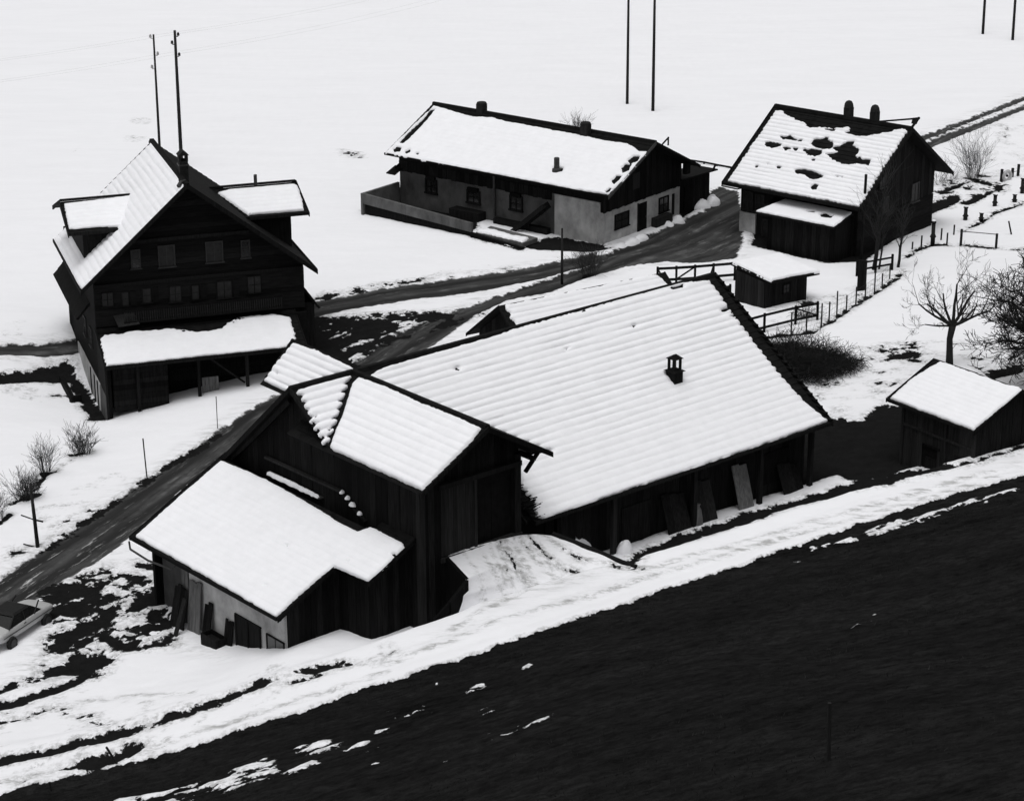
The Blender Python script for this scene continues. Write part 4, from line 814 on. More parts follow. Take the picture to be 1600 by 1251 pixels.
    def ztc(x): return (7.97+(x+.2)*(2.03/3.62) if x < ax else 7.97+(7.02-x)*(2.03/3.6))-.24
    core([(gx+.15, fy+.35, 1.0), (6.05, fy+.35, 1.0), (6.05, fy+.35, ztc(6.05)), (ax, fy+.35, ztc(ax)), (gx+.15, fy+.35, ztc(gx+.15))], (0, .2, 0))
    planks(R, (gx+.02, fy), (1, 0), 1.0, lambda s: ztc(gx+s), 1.0, .33, M_WOOD, (0, -1), seed=5)
    planks(R, (1.65, fy), (1, 0), 1.82, lambda s: 7.28, 4.2, .23, M_PLANK, (0, -1), 'door_plank', .05, 6)
    planks(R, (1.65, fy+.1), (1, 0), 4.4, lambda s: ztc(1.65+s), 7.4, .33, M_WOOD, (0, -1), seed=7)
    planks(R, (1.65, fy), (1, 0), 1.82, lambda s: 4.18, .8, .36, M_WOOD, (0, -1), seed=8)
    planks(R, (3.5, fy+.22), (1, 0), 2.2, lambda s: 7.3, 4.0, .36, M_DARK, (0, -1), 'door_plank', .05, 9)
    fixn(MB().box(1.55, 6.1, fy-.13, fy+.05, 7.26, 7.48).build('lintel_beam', M_PLANK, R))
    fixn(MB().box(5.75, 6.08, fy-.08, fy+.3, 1.5, 7.8).build('corner_post', M_WOOD, R))
    fixn(MB().box(.5, .8, fy-.09, fy+.15, .6, 8.0).build('corner_post', M_PLANK, R))
    fixn(MB().box(3.46, 3.62, fy-.1, fy+.06, 4.0, 7.26).build('door_post', M_PLANK, R))
    fixn(MB().box(1.6, 6.1, fy-.15, fy+.1, 3.95, 4.16).build('sill_beam', M_PLANK, R))
    core([(6.0, fy+.3, 1.0), (6.0, -2, 1.0), (6.0, -2, 8.3), (6.0, fy+.3, 8.3)], (.12, 0, 0), 'side_wall', M_WOOD)
    # stubs where the right eave is torn
    r = random.Random(4)
    st = MB()
    for i in range(46):
        t = r.random()
        a = Vector((6.15+r.uniform(0, .5)+t*.7, -5.6-2.3*t+r.uniform(-.3, .2), 0)); a.z = 10+FR*a.y+.02
        b = a+Vector((r.uniform(.35, .9), r.uniform(-.35, .1), 0)); b.z = 10+FR*b.y+r.uniform(.05, .16)
        st.bar(a, b, .05, .04)
    o = st.build('loose_eave_stubs', M_WOOD, R); o['kind'] = 'stuff'
    # wall under the front eave, deep in shade, with openings and posts
    wy = -7.0
    core([(6.1, wy, -.2), (25.3, wy, -.2), (25.3, wy, 5.0), (6.1, wy, 5.0)], (0, .25, 0))
    zt = lambda s: 10+FR*wy-.22
    planks(R, (8.6, wy), (1, 0), 16.6, zt, .4, .46, M_WOOD, (0, -1), seed=11)
    for x in (8.7, 12.1, 17.2, 21.6, 25.1):
        fixn(MB().box(x-.11, x+.11, wy-.85, wy-.63, .5, 10+FR*(wy-.75)-.16).build('eave_post', M_PLANK if x == 12.1 else M_WOOD, R))
    fixn(MB().box(6.4, 25.6, wy-.86, wy-.64, 4.25, 4.44).build('eave_beam', M_WOOD, R))
    for x0, x1, z0, z1, m in ((13.2, 15.0, .9, 2.9, M_WOOD), (15.6, 17.0, .8, 2.7, M_PLANK), (22.2, 24.2, 1.6, 3.2, M_WOOD)):
        fixn(MB().box(x0, x1, wy-.1, wy-.052, z0, z1).build('barn_door', m, R))
    for x in np.arange(6.6, 25.8, 1.05):
        a = Vector((x, -8.1, 4.30)); b = Vector((x, -6.9, 4.30+1.2*FR))
        MB().bar(a, b, .1, .14).build('rafter_tail', M_WOOD, R)
    fixn(MB().bar((7.0, -8.24, 4.26), (26.0, -8.24, 4.26), .05, .18).build('eave_board', M_WOOD, R))
    # right gable wall and back wall
    core([(25.2, 7.3, -.4), (25.2, wy, .3), (25.2, wy, 10+FR*wy-.2), (25.2, 0, 9.75), (25.2, 7.3, 10-BK*7.3-.2)], (.25, 0, 0), 'gable_wall', M_WOOD)
    core([(.7, 7.3, -.8), (25.3, 7.3, -.8), (25.3, 7.3, 3.4), (.7, 7.3, 3.4)], (0, .25, 0), 'back_wall', M_WOOD)
    for sx in (26.02,):
        a, b = Vector((sx, -8.25, 4.36)), Vector((sx, 0, 10.02))
        fixn(MB().prism([a, b, b+Vector((0, 0, -.26)), a+Vector((0, 0, -.26))], (.06, 0, 0)).build('verge_board', M_WOOD, R))
        vt = MB()
        for k in range(24):
            c = a+(b-a)*((k+.5)/24); vt.box(c.x-.14, c.x+.03, c.y-.16, c.y+.15, c.z-.06, c.z+.02)
        o = vt.build('verge_tiles', M_TILE, R)
    # left verge, back slope
    a, b = Vector((0, 7.9, 10-7.9*BK)), Vector((0, 0, 10.0))
    fixn(MB().prism([a, b, b+Vector((0, 0, -.28)), a+Vector((0, 0, -.28))], (-.07, 0, 0)).build('verge_board', M_WOOD, R))
    a, b = Vector((0.02, -3.1, 10-3.1*FR)), Vector((0.02, 0, 10.0))
    fixn(MB().prism([a, b, b+Vector((0, 0, -.26)), a+Vector((0, 0, -.26))], (-.06, 0, 0)).build('verge_board', M_WOOD, R))
    # inner board of the left gable seen under the verge
    fixn(MB().bar((.35, 5.4, 5.0), (.35, .6, 9.1), .1, .25).build('barge_board', M_PLANK, R))
    # ---------- lean-to on the left gable
    Tl = Vector((5.0, 0, 2.55)); ll = Tl.length
    roof_slope(R, (-5.0, -5.66, 2.49), (0, 1, 0), Tl, 11.45, ll, course=.33, name='lean_to_roof')
    Tn = Vector((1.94+.62, 0, (1.94+.62)*.51))
    roof_slope(R, (-1.95, -7.95, 4.02), (0, 1, 0), Tn, 2.28, Tn.length, course=.33, name='lean_to_roof')
    snow(R, (-5.0, -5.66, 2.53), (0, 1, 0), Tl, D['B_LEAN'], [[(3.05, 3.1), (3.14, 3.08), (3.1, 3.17)], [(-.5, 3.75), (-.4, 3.72), (-.43, 3.82)], [(2.0, 1.0), (2.12, .98), (2.08, 1.06)], [(-2.3, 5.0), (-2.1, 4.95), (-2.15, 5.12)]], .09, .33, .022, .09, 15, .03)
    for a, b in (((-5.02, -5.7, 2.5), (-1.95, -5.7, 4.05)), ((-1.97, -8.0, 4.03), (.55, -8.0, 5.32)), ((-5.02, 5.82, 2.5), (.3, 5.82, 5.2))):
        a, b = Vector(a), Vector(b)
        fixn(MB().prism([a, b, b+Vector((0, 0, -.22)), a+Vector((0, 0, -.22))], (0, -.05, 0)).build('verge_board', M_WOOD, R))
    fixn(MB().bar((-5.03, -5.66, 2.42), (-5.03, 5.8, 2.42), .05, .16).build('eave_board', M_WOOD, R))
    fixn(MB().bar((-4.75, -5.5, 2.27), (-4.75, 5.6, 2.27), .16, .16).build('eave_beam', M_WOOD, R))
    for y in (5.6, 3.1, .5, -2.0, -4.4):
        MB().bar((-4.95, y, 2.38), (-3.9, y, 2.92), .12, .14).build('rafter_tail', M_WOOD, R)
    lw = -4.25
    fixn(MB().prism([(lw, 2.2, -2.2), (lw, -5.25, -1.0), (lw, -5.25, 2.75), (lw, 2.2, 2.75)], (.22, 0, 0)).build('plaster_wall', M_PLAST, R))
    fixn(MB().prism([(lw+.5, 5.2, -2.4), (lw+.5, 2.2, -2.2), (lw+.5, 2.2, 2.95), (lw+.5, 5.2, 2.95)], (.2, 0, 0)).build('plaster_wall', M_PLAST_SHADE, R))
    planks(R, (lw+.03, 2.3), (0, 1), .5, lambda s: 2.6, -1.6, .25, M_PALE, (-1, 0), seed=21)
    fixn(MB().prism([(lw+.1, 5.2, -2.4), (.6, 5.2, -2.4), (.6, 5.2, 5.0), (lw+.1, 5.2, 2.7)], (0, .2, 0)).build('end_wall', M_WOOD, R))
    zl = lambda x: 2.5+(x+5.0)*.51-.2
    core([(lw, -5.2, -.5), (-1.5, -5.2, -.3), (-1.5, -5.2, zl(-1.5)), (lw, -5.2, zl(lw))], (0, .15, 0), 'end_wall')
    planks(R, (lw, -5.25), (1, 0), 2.75, lambda s: zl(lw+s), .1, .3, M_WOOD, (0, -1), seed=13)
    core([(-1.45, -5.2, -.3), (-1.45, -7.4, -.3), (-1.45, -7.4, zl(-1.45)), (-1.45, -5.2, zl(-1.45))], (.15, 0, 0), 'end_wall')
    planks(R, (-1.47, -5.3), (0, -1), 2.1, lambda s: zl(-1.47), .1, .3, M_WOOD, (-1, 0), seed=14)
    core([(-1.45, -7.35, -.3), (gx, -7.35, -.3), (gx, -7.35, zl(gx)), (-1.45, -7.35, zl(-1.45))], (0, .15, 0), 'end_wall')
    planks(R, (-1.5, -7.4), (1, 0), 2.15, lambda s: zl(-1.5+s), .1, .3, M_WOOD, (0, -1), seed=15)
    # lean-to door, its frame and window
    d = fixn(MB().box(lw-.05, lw-.01, -3.3, -1.45, -.75, .93).build('lean_to_door', M_WOOD, R))
    for y in (-3.3, -2.38, -1.45):
        fixn(MB().box(lw-.09, lw-.052, y-.05, y+.05, -.75, .93).build('door_batten', M_WOOD, d))
    fixn(MB().box(lw-.07, lw, -3.36, -1.38, .935, 1.0).build('door_head', M_PLANK, R))
    window(R, (lw, -4.4, .42), (0, 1), (-1, 0), 1.2, .82, M_WOOD, M_GLASS, (1, 0), .06, .06)
    # gutter loop hanging at the far end of the lean-to eave
    MB().tube([(-5.12, 5.7, 2.3), (-5.14, 5.6, 1.95), (-5.1, 4.2, 1.85), (-4.9, 2.6, 1.9), (-4.7, 2.35, 2.2)], .05, 6).build('gutter_pipe', M_METAL, R)
    # roof vent
    c = Vector((19.1, -4.33, 10-4.33*FR)); k = .60
    v = MB(); v.box(c.x-.45*k, c.x+.45*k, c.y-.5*k, c.y+.5*k, c.z-.3, c.z+.62*k+.12); base = v.build('vent_base', M_WOOD, R)
    v = MB(); z0 = c.z+.62*k+.12
    v.hexa([(c.x-.62*k, c.y-.66*k, z0), (c.x+.62*k, c.y-.66*k, z0), (c.x+.62*k, c.y+.66*k, z0), (c.x-.62*k, c.y+.66*k, z0)], [(c.x-.34*k, c.y-.36*k, z0+.1), (c.x+.34*k, c.y-.36*k, z0+.1), (c.x+.34*k, c.y+.36*k, z0+.1), (c.x-.34*k, c.y+.36*k, z0+.1)])
    v.build('vent_skirt', M_TILE, base)
    v = MB()
    for sx in (-1, 1):
        for sy in (-1, 1):
            v.box(c.x+sx*.3*k-.05, c.x+sx*.3*k+.05, c.y+sy*.32*k-.05, c.y+sy*.32*k+.05, z0+.08, z0+.62)
    v.box(c.x-.12, c.x+.02, c.y-.03, c.y+.03, z0+.08, z0+.62)
    v.build('vent_lantern', M_WOOD, base)
    v = MB(); z1 = z0+.62
    v.add([(c.x-.5*k, c.y-.52*k, z1), (c.x+.5*k, c.y-.52*k, z1), (c.x+.5*k, c.y+.52*k, z1), (c.x-.5*k, c.y+.52*k, z1), (c.x-.08, c.y, z1+.2), (c.x+.08, c.y, z1+.2)], [(3, 2, 1, 0), (0, 1, 5, 4), (1, 2, 5), (2, 3, 4, 5), (3, 0, 4)])
    fixn(v.build('vent_cap', M_TILE, base))
    return R
make_barn()

# ------------------------------------------------------------------ tall farmhouse on the left
def make_farmhouse():
    R = root('farmhouse', D['LH'], -1.0, 18.05, 'tall dark timber farmhouse with steep gable, two dormers and snow-covered porch, left', 'house')
    LP, RP = 5.54/6.19, 5.61/7.2
    TL = Vector((6.19, 0, 5.54)); TR = Vector((-7.2, 0, 5.61))
    roof_slope(R, (-6.19, 0, 5.41), (0, 1, 0), TL, 10.9, TL.length, course=.36, name='left_roof')
    roof_slope(R, (7.2, 10.9, 5.34), (0, -1, 0), TR, 10.9, TR.length, course=.36, name='right_roof')
    snow(R, (-6.19, 0, 5.44), (0, 1, 0), TL, D['L_MAIN'], [], .11, .40, .06, .09, 31, .03, lim=(-.02, 10.9, -.02, 8.2))
    fixn(MB().prism([(-.2, 0, 10.82), (.2, 0, 10.82), (.12, 0, 11.04), (-.12, 0, 11.04)], (0, 11.0, 0)).build('ridge_cap', M_TILE, R))
    for a, b in (((-6.25, 0, 5.44), (0, 0, 11.04)), ((7.26, 0, 5.37), (0, 0, 11.04))):
        a, b = Vector(a), Vector(b)
        fixn(MB().prism([a, b, b+Vector((0, 0, -.3)), a+Vector((0, 0, -.3))], (0, -.06, 0)).build('verge_board', M_WOOD, R))
    fixn(MB().bar((-6.22, 0, 5.36), (-6.22, 10.9, 5.36), .06, .2).build('eave_board', M_WOOD, R))
    fixn(MB().bar((7.23, 0, 5.3), (7.23, 10.9, 5.3), .06, .2).build('eave_board', M_WOOD, R))
    xl, xr, yf = -5.4, 6.62, .85
    topz = lambda x: (11-abs(x)*(LP if x < 0 else RP))-.28
    # wall cores
    fixn(MB().prism([(xl+.05, yf+.1, 1.2), (xr-.05, yf+.1, 1.2), (xr-.05, yf+.1, topz(xr)), (0, yf+.1, 10.7), (xl+.05, yf+.1, topz(xl))], (0, .2, 0)).build('facade', M_DARK, R))
    fixn(MB().box(xl, xl+.25, yf+.1, 12.3, -2.6, topz(xl)-.1).build('side_wall', M_WOOD, R))
    fixn(MB().box(xr-.25, xr, yf+.1, 10.3, -1.6, topz(xr)-.1).build('side_wall', M_WOOD, R))
    fixn(MB().prism([(xl, 10.3, -1.6), (xr, 10.3, -1.6), (xr, 10.3, topz(xr)), (0, 10.3, 10.7), (xl, 10.3, topz(xl))], (0, .2, 0)).build('back_wall', M_WOOD, R))
    fixn(MB().box(xl, -1.5, 10.5, 12.3, -2, 3.0).build('back_annex', M_WOOD, R))
    def span(z):
        lo, hi = xl, xr
        if z > topz(xl): lo = -(11-.3-z)/LP
        if z > topz(xr): hi = (11-.3-z)/RP
        return lo-xl, hi-xl
    logs(R, (xl, yf), (1, 0), 2.95, 10.5, span, .33, M_LOG, (0, -1), 'wall_board', .07, 2)
    # floor bands
    for z in (5.35, 7.75):
        s0, s1 = span(z+.2)
        fixn(MB().box(xl+s0+.05, xl+s1-.05, yf-.17, yf-.072, z-.09, z+.09).build('floor_beam', M_WOOD, R))
    for x, z, w, h in D['LHWIN']:
        window(R, (x, yf-.07, z), (1, 0), (0, -1), max(w-.12, .3), h-.1, M_FRAME, M_CURT if w > .8 else M_GLASS, (1 if w > .7 else 0, 1), .07, .07)
    for i, (x, z, w, h) in enumerate(D['LHWIN2']):
        window(R, (x, yf-.07, z), (1, 0), (0, -1), max(w-.08, .3), h-.08, M_WOOD, M_CURT, (1 if w > .55 else 0, 1), .06, .05)
        if i in (1, 2, 4, 5):
            fixn(MB().box(x+w/2+.1, x+w/2+.42, yf-.13, yf-.075, z-h/2, z+h/2).build('shutter', M_LOG, R))
    # gallery with balusters below the window row
    fixn(MB().box(-3.9, 5.2, yf-.62, yf-.54, 3.86, 3.95).build('gallery_rail', M_WOOD, R))
    fixn(MB().box(-3.9, 5.2, yf-.66, yf-.07, 3.18, 3.28).build('gallery_floor', M_WOOD, R))
    bal = MB()
    for i in range(70): 
        x = -3.85+i*.13; bal.box(x, x+.05, yf-.60, yf-.56, 3.28, 3.86)
    o = bal.build('balusters', M_PLANK, R); o['kind'] = 'stuff'
    fixn(MB().prism([(-4.4, yf-.1, 3.52), (-3.25, yf-.1, 3.58), (-3.05, yf-.75, 3.12), (-4.25, yf-.75, 3.06)], (0, 0, .05)).build('sheet_awning', M_PLANK, R))
    # porch roof
    P0, P1, py0, py1 = -5.42, 5.95, -2.2, .78
    Tp = Vector((0, py1-py0, 1.30))
    roof_slope(R, (P0, py0, 1.60), (1, 0, 0), Tp, P1-P0, Tp.length, course=.3, name='porch_roof', step=.02)
    w = P1-P0; L = Tp.length
    bd = [(.03, .02), (w-1.1, .02), (w-.5, .5), (w-.35, 1.9), (w-.4, 2.55), (w-.75, 2.75), (w-1.4, 2.95), (w-2.4, 3.0), (w-3.4, 2.9), (w-3.9, 2.62), (w-4.4, 2.2), (w-5.1, 2.05), (w-5.9, 2.1), (w-6.3, 2.35), (w-7.2, 2.6), (w-8.3, 2.6), (w-9.3, 2.75), (w-10.3, 2.55), (.35, 2.6), (.06, 2.3)]
    holes = [[(w-6.6+.28*k, 2.24-.012*k), (w-6.5+.28*k, 2.22), (w-6.5+.28*k, 2.32), (w-6.62+.28*k, 2.33)] for k in range(4)]+[[(w-3.9+.2*k, 2.5+.07*k), (w-3.84+.2*k, 2.48+.07*k), (w-3.86+.2*k, 2.75+.07*k), (w-3.92+.2*k, 2.75+.07*k)] for k in range(5)]
    snow(R, (P0, py0, 1.62), (1, 0, 0), Tp, bd, holes, .10, .3, .016, .08, 33, .08, finger=.03)
    fixn(MB().bar((P0, py0-.04, 1.52), (P1, py0-.04, 1.52), .06, .2).build('porch_eave_board', M_WOOD, R))
    tt = MB()
    for i in range(76):
        x = P0+.07+i*.15; tt.box(x-.05, x+.05, py0-.1, py0+.05, 1.56, 1.63)
    o = tt.build('porch_eave_tiles', M_TILE, R); o['kind'] = 'stuff'
    a, b = Vector((P0-.03, py0, 1.6)), Vector((P0-.03, py1, 2.9))
    fixn(MB().prism([a, b, b+Vector((0, 0, -.25)), a+Vector((0, 0, -.25))], (-.05, 0, 0)).build('verge_board', M_WOOD, R))
    a, b = Vector((P1+.03, py0, 1.6)), Vector((P1+.03, py1, 2.9))
    fixn(MB().prism([a, b, b+Vector((0, 0, -.25)), a+Vector((0, 0, -.25))], (.05, 0, 0)).build('verge_board', M_WOOD, R))
    # porch: posts, back wall, boards
    for x in (-5.2, -3.6, -.16, 2.6, 5.4):
        fixn(MB().box(x-.09, x+.09, -1.72, -1.54, -1.6, 1.72).build('porch_post', M_PLANK if x == 2.6 else M_WOOD, R))
    fixn(MB().box(xl, xr, .3, .5, -1.7, 2.8).build('porch_back_wall', M_DARK, R))
    logs(R, (-5.1, -1.5), (1, 0), -1.3, 1.45, lambda z: (.1, 3.2), .3, M_WOOD, (0, -1), 'porch_board', .05, 5)
    logs(R, (-1.6, .28), (1, 0), -1.2, 1.6, lambda z: (.1, 6.4), .34, M_WOOD, (0, -1), 'porch_board', .05, 6)
    MB().bar((.4, -1.3, 1.3), (2.5, -1.3, -.5), .1).build('porch_brace', M_PLANK, R)
    sh = MB()
    for i in range(5): sh.box(.08+i*.19, .08+i*.19+.175, -1.22+.004*i, -1.18+.004*i, -1.0, .02)
    sh.build('pale_hatch', M_PALE, R)
    # left side: plaster foot, pent roof, corner
    fixn(MB().prism([(xl-.02, 8.6, -2.9), (xl-.02, .4, -2.9), (xl-.02, .4, -.25), (xl-.02, 8.6, -.3)], (-.06, 0, 0)).build('plaster_foot', M_PLAST, R))
    for y in (1.1, 2.2, 3.6): fixn(MB().box(xl-.12, xl-.085, y-.12, y+.12, -2.6, -.3).build('wall_post', M_WOOD, R))
    fixn(MB().prism([(xl-.02, .85, -2.9), (xl-.02, -1.7, -2.6), (xl-.02, -1.7, 1.75), (xl-.02, .85, 2.7)], (.12, 0, 0)).build('porch_side_wall', M_PLANK, R))
    fixn(MB().prism([(xl-.04, .8, -2.9), (xl-.04, -1.72, -2.6), (xl-.04, -1.72, -.3), (xl-.04, .1, -.2)], (-.03, 0, 0)).build('plaster_foot', M_PLAST_SHADE, R))
    Tq = Vector((.85, 0, 1.0))
    roof_slope(R, (-6.2, 2.8, 2.95), (0, 1, 0), Tq, 9.3, Tq.length, course=.4, name='pent_roof')
    window(R, (xl, 5.2, 1.7), (0, 1), (-1, 0), .7, 1.0, M_FRAME, M_GLASS, (1, 1))
    window(R, (xl, 3.0, 1.7), (0, 1), (-1, 0), .7, 1.0, M_FRAME, M_GLASS, (1, 1))
    # skirt roof on the right
    Ts = Vector((-1.0, 0, 1.45))
    roof_slope(R, (7.55, 9.5, 2.8), (0, -1, 0), Ts, 8.6, Ts.length, course=.4, name='pent_roof')
    fixn(MB().box(6.6, 7.25, 1.1, 9.4, -1.2, 3.1).build('side_wall', M_WOOD, R))
    # dormers
    for sx, ax0, ax1, xw, edge in ((-1, -6.28, -1.4, -5.45, 'L_DORL'), (1, 7.52, 2.2, 6.6, 'L_DORR')):
        yr, zr, ye, ze = 6.05, 9.05, 2.92, 7.99
        T = Vector((0, yr-ye, zr-ze)); T2 = Vector((0, -(yr-ye), zr-ze))
        x0, x1 = min(ax0, ax1), max(ax0, ax1)
        roof_slope(R, (x0, ye, ze-.05), (1, 0, 0), T, x1-x0, T.length, course=.36, name='dormer_roof')
        roof_slope(R, (x1, 2*yr-ye, ze-.05), (-1, 0, 0), T2, x1-x0, T.length, course=.36, name='dormer_roof')
        ox = -6.25 if sx < 0 else 3.0
        snow(R, (ox, 2.95, 7.985), (1, 0, 0), T, D[edge], [], .11, .42, .07 if sx < 0 else .035, .07, 36+sx, .03, lim=(-1, 6, 0, 3.25))
        # cheek and front walls
        zc = (lambda x: 11-abs(x)*(LP if x < 0 else RP)-.4)
        xi = -3.2 if sx < 0 else 3.75
        pts = [(xw, 3.5, zc(xw)), (xi, 3.5, zc(xi)), (xi, 3.5, ze+.1), (xw, 3.5, ze+.1)]
        fixn(MB().prism(pts, (0, .15, 0)).build('dormer_cheek', M_WOOD, R))
        pts = [(xw, 3.55, zc(xw)), (xw, 8.6, zc(xw)), (xw, 8.6, ze+.1), (xw, yr, zr-.25), (xw, 3.55, ze+.1)]
        fixn(MB().prism(pts, (-sx*.15, 0, 0)).build('dormer_front', M_WOOD, R))
        for ya, za, yb, zb in ((ye-.05, ze-.05, yr, zr+.03), (2*yr-ye+.05, ze-.05, yr, zr+.03)):
            a, b = Vector((ax0, ya, za)), Vector((ax0, yb, zb))
            fixn(MB().prism([a, b, b+Vector((0, 0, -.25)), a+Vector((0, 0, -.25))], (sx*.06, 0, 0)).build('verge_board', M_WOOD, R))
        fixn(MB().bar((x0, ye-.03, ze-.1), (x1 if sx < 0 else x1, ye-.03, ze-.1), .05, .2).build('dormer_eave_board', M_WOOD, R))
        MB().bar((x0, yr, zr+.01), (x1, yr, zr+.01), .2, .1).build('ridge_cap', M_TILE, R)
    MB().tube([(5.1, 5.9, 9.0), (5.1, 5.9, 9.65)], .1, 8).build('vent_pipe', M_METAL, R)
    # chimney with a little roofed cap
    cx, cy = .25, 2.3
    ch = fixn(MB().box(cx-.24, cx+.24, cy-.27, cy+.27, 10.2, 11.75).build('chimney', M_BRICK, R))
    fixn(MB().box(cx-.29, cx+.29, cy-.32, cy+.32, 11.5, 11.58).build('chimney_band', M_METAL, ch))
    cb = MB()
    for q in (-1, 1): cb.box(cx+q*.2-.06, cx+q*.2+.06, cy-.25, cy+.25, 11.75, 12.1)
    cb.box(cx-.14, cx+.14, cy+.18, cy+.25, 11.75, 11.83)
    cb.add([(cx-.31, cy-.32, 12.1), (cx+.31, cy-.32, 12.1), (cx+.31, cy+.32, 12.1), (cx-.31, cy+.32, 12.1), (cx, cy-.32, 12.4), (cx, cy+.32, 12.4)], [(3, 2, 1, 0), (0, 1, 4), (1, 2, 5, 4), (2, 3, 5), (3, 0, 4, 5)])
    fixn(cb.build('chimney_cap', M_BRICK, ch))
    MB().tube([(.05, .75, 10.95), (-.25, .45, 11.0), (-.45, .2, 10.85)], .11, 8).build('stove_elbow', M_METAL, R)
    return R
make_farmhouse()

# ------------------------------------------------------------------ long low farm building
def make_longhouse():
    R = root('long_farm_building', D['LO'], 0, 51.93, 'long low plastered farm building with broad snowy roof and walled yard', 'farm building')
    T = Vector((5.4, 0, 2.59)); T2 = Vector((-5.4, 0, 2.66))
    roof_slope(R, (-1.19, -1.2, 3.89), (0, 1, 0), T, 19.35, T.length, course=.4, name='front_roof')
    roof_slope(R, (9.61, 18.15, 3.82), (0, -1, 0), T2, 19.35, T2.length, course=.4, name='back_roof')
    snow(R, (-1.19, -1.2, 3.92), (0, 1, 0), T, D['O_MAIN'], D['O_HOLE'], .10, .4, .014, .09, 41, .05)
    fixn(MB().prism([(4.05, -1.2, 6.4), (4.37, -1.2, 6.4), (4.3, -1.2, 6.58), (4.12, -1.2, 6.58)], (0, 19.35, 0)).build('ridge_cap', M_TILE, R))
    for a, b in (((-1.2, -1.2, 3.9), (4.21, -1.2, 6.52)), ((9.62, -1.2, 3.83), (4.21, -1.2, 6.52))):
        a, b = Vector(a), Vector(b)
        fixn(MB().prism([a, b, b+Vector((0, 0, -.22)), a+Vector((0, 0, -.22))], (0, -.06, 0)).build('verge_board', M_METAL if a.x < 0 else M_WOOD, R))
    fixn(MB().bar((-1.22, -1.2, 3.85), (-1.22, 18.15, 3.85), .05, .16).build('eave_board', M_WOOD, R))
    top = lambda x: (3.95+(x+1.19)*.48 if x < 4.21 else 6.54-(x-4.21)*.4963)-.22
    # walls
    fixn(MB().box(0, .3, .3, 4.1, -.3, 2.95).build('plaster_wall', M_PLAST, R))
    fixn(MB().box(0, .3, 4.1, 17.8, -.3, 3.0).build('plaster_wall', M_PLAST_SHADE, R))  # shade below the long eave is painted by the darker plaster
    fixn(MB().box(0, 8.95, 0, .3, -.3, 2.28).build('plaster_wall', M_PLAST, R))
    fixn(MB().box(8.65, 8.95, .3, 17.8, -.3, 3.2).build('plaster_wall', M_PLAST_SHADE, R))
    fixn(MB().prism([(.3, 17.5, -.3), (8.65, 17.5, -.3), (8.65, 17.5, 3.9), (4.21, 17.5, 6.2), (.3, 17.5, 4.2)], (0, .3, 0)).build('plaster_wall', M_PLAST_SHADE, R))
    planks(R, (-.05, 0.02), (1, 0), 9.1, lambda s: top(s-.05), 2.3, .3, M_WOOD, (0, -1), 'gable_plank', .05, 31)
    fixn(MB().prism([(0, .05, 2.28), (8.95, .05, 2.28), (8.95, .05, top(8.95)), (4.21, .05, 6.2), (0, .05, top(0))], (0, .2, 0)).build('gable_core', M_DARK, R))
    fixn(MB().box(-.06, .2, 0, 17.8, 3.0, 4.25).build('eave_fascia', M_WOOD, R))
    planks(R, (-.03, 4.3), (0, 1), 13.5, lambda s: 3.2, 2.5, .4, M_WOOD, (-1, 0), 'eave_plank', .05, 33)
    fixn(MB().box(3.2, 4.0, -.07, -.035, 3.2, 4.3).build('loft_hatch', M_PLANK, R))
    # gable: window, door, window with bench, little chute
    for x, z, w, h in D['LOWIN']:
        window(R, (x, 0, z), (1, 0), (0, -1), w-.15, h, M_WOOD, M_GLASS, (1, 1), .08, .08)
    d = fixn(MB().box(3.95, 4.95, -.04, -.004, -.02, 2.05).build('door', M_WOOD, R))
    fixn(MB().box(4.78, 4.84, -.09, -.04, .95, 1.08).build('handle', M_METAL, d))
    fixn(MB().box(3.87, 3.95, -.06, -.002, -.02, 2.13).build('door_jamb', M_WOOD, R))
    fixn(MB().box(5.5, 7.4, -.5, -.06, .0, .75).build('wood_bin', M_PLANK, R))
    fixn(MB().box(8.0, 8.25, -.06, -.002, .4, 1.9).build('drain_stain_board', M_WOOD, R))
    # long side: three dark windows, downpipe, outside stair
    for y, z, w, h in D['LOWINL']:
        window(R, (0, y, z), (0, 1), (-1, 0), w*.62, h*.8, M_WOOD, M_GLASS, (1, 1), .1, .12)
        fixn(MB().box(-.2, -.0, y-.3*w, y+.3*w, z+h*.5, z+h*.5+.22).build('window_hood', M_WOOD, R))
    MB().tube([(-.12, 9.2, 3.4), (-.12, 9.2, -.1)], .09, 8).build('downpipe', M_METAL, R)
    st = MB(); st.bar((-.5, 7.0, 0), (-.5, 4.2, 2.3), .14, .45); st.bar((-1.1, 7.0, 0), (-1.1, 4.2, 2.3), .1, .3)
    st.build('stair_stringer', M_WOOD, R)
    for i in range(8):
        fixn(MB().box(-1.1, -.5, 6.75-i*.35-.15, 6.75-i*.35+.15, .2+i*.287, .25+i*.287).build('stair_step', M_WOOD, R))
    fixn(MB().box(-.5, -.05, 4.4, 9.0, -.2, .55).build('plinth', M_WOOD, R))
    fixn(MB().box(-.9, -.05, 10.0, 12.6, -.2, .75).build('feed_box', M_WOOD, R))
    MB().bar((-.5, 17.75, 2.75), (.4, 17.9, 3.0), .12).build('eave_bracket', M_WOOD, R)
    MB().bar((-.9, 17.9, 2.35), (.1, 17.9, 2.7), .8, .08).build('canopy', M_WOOD, R)
    # annex at the far end of the gable
    fixn(MB().box(8.97, 13.1, .35, 6.5, -.3, 2.55).build('annex_wall', M_WOOD, R))
    planks(R, (9.0, .33), (1, 0), 4.1, lambda s: 2.5, -.1, .3, M_WOOD, (0, -1), 'annex_plank', .05, 35)
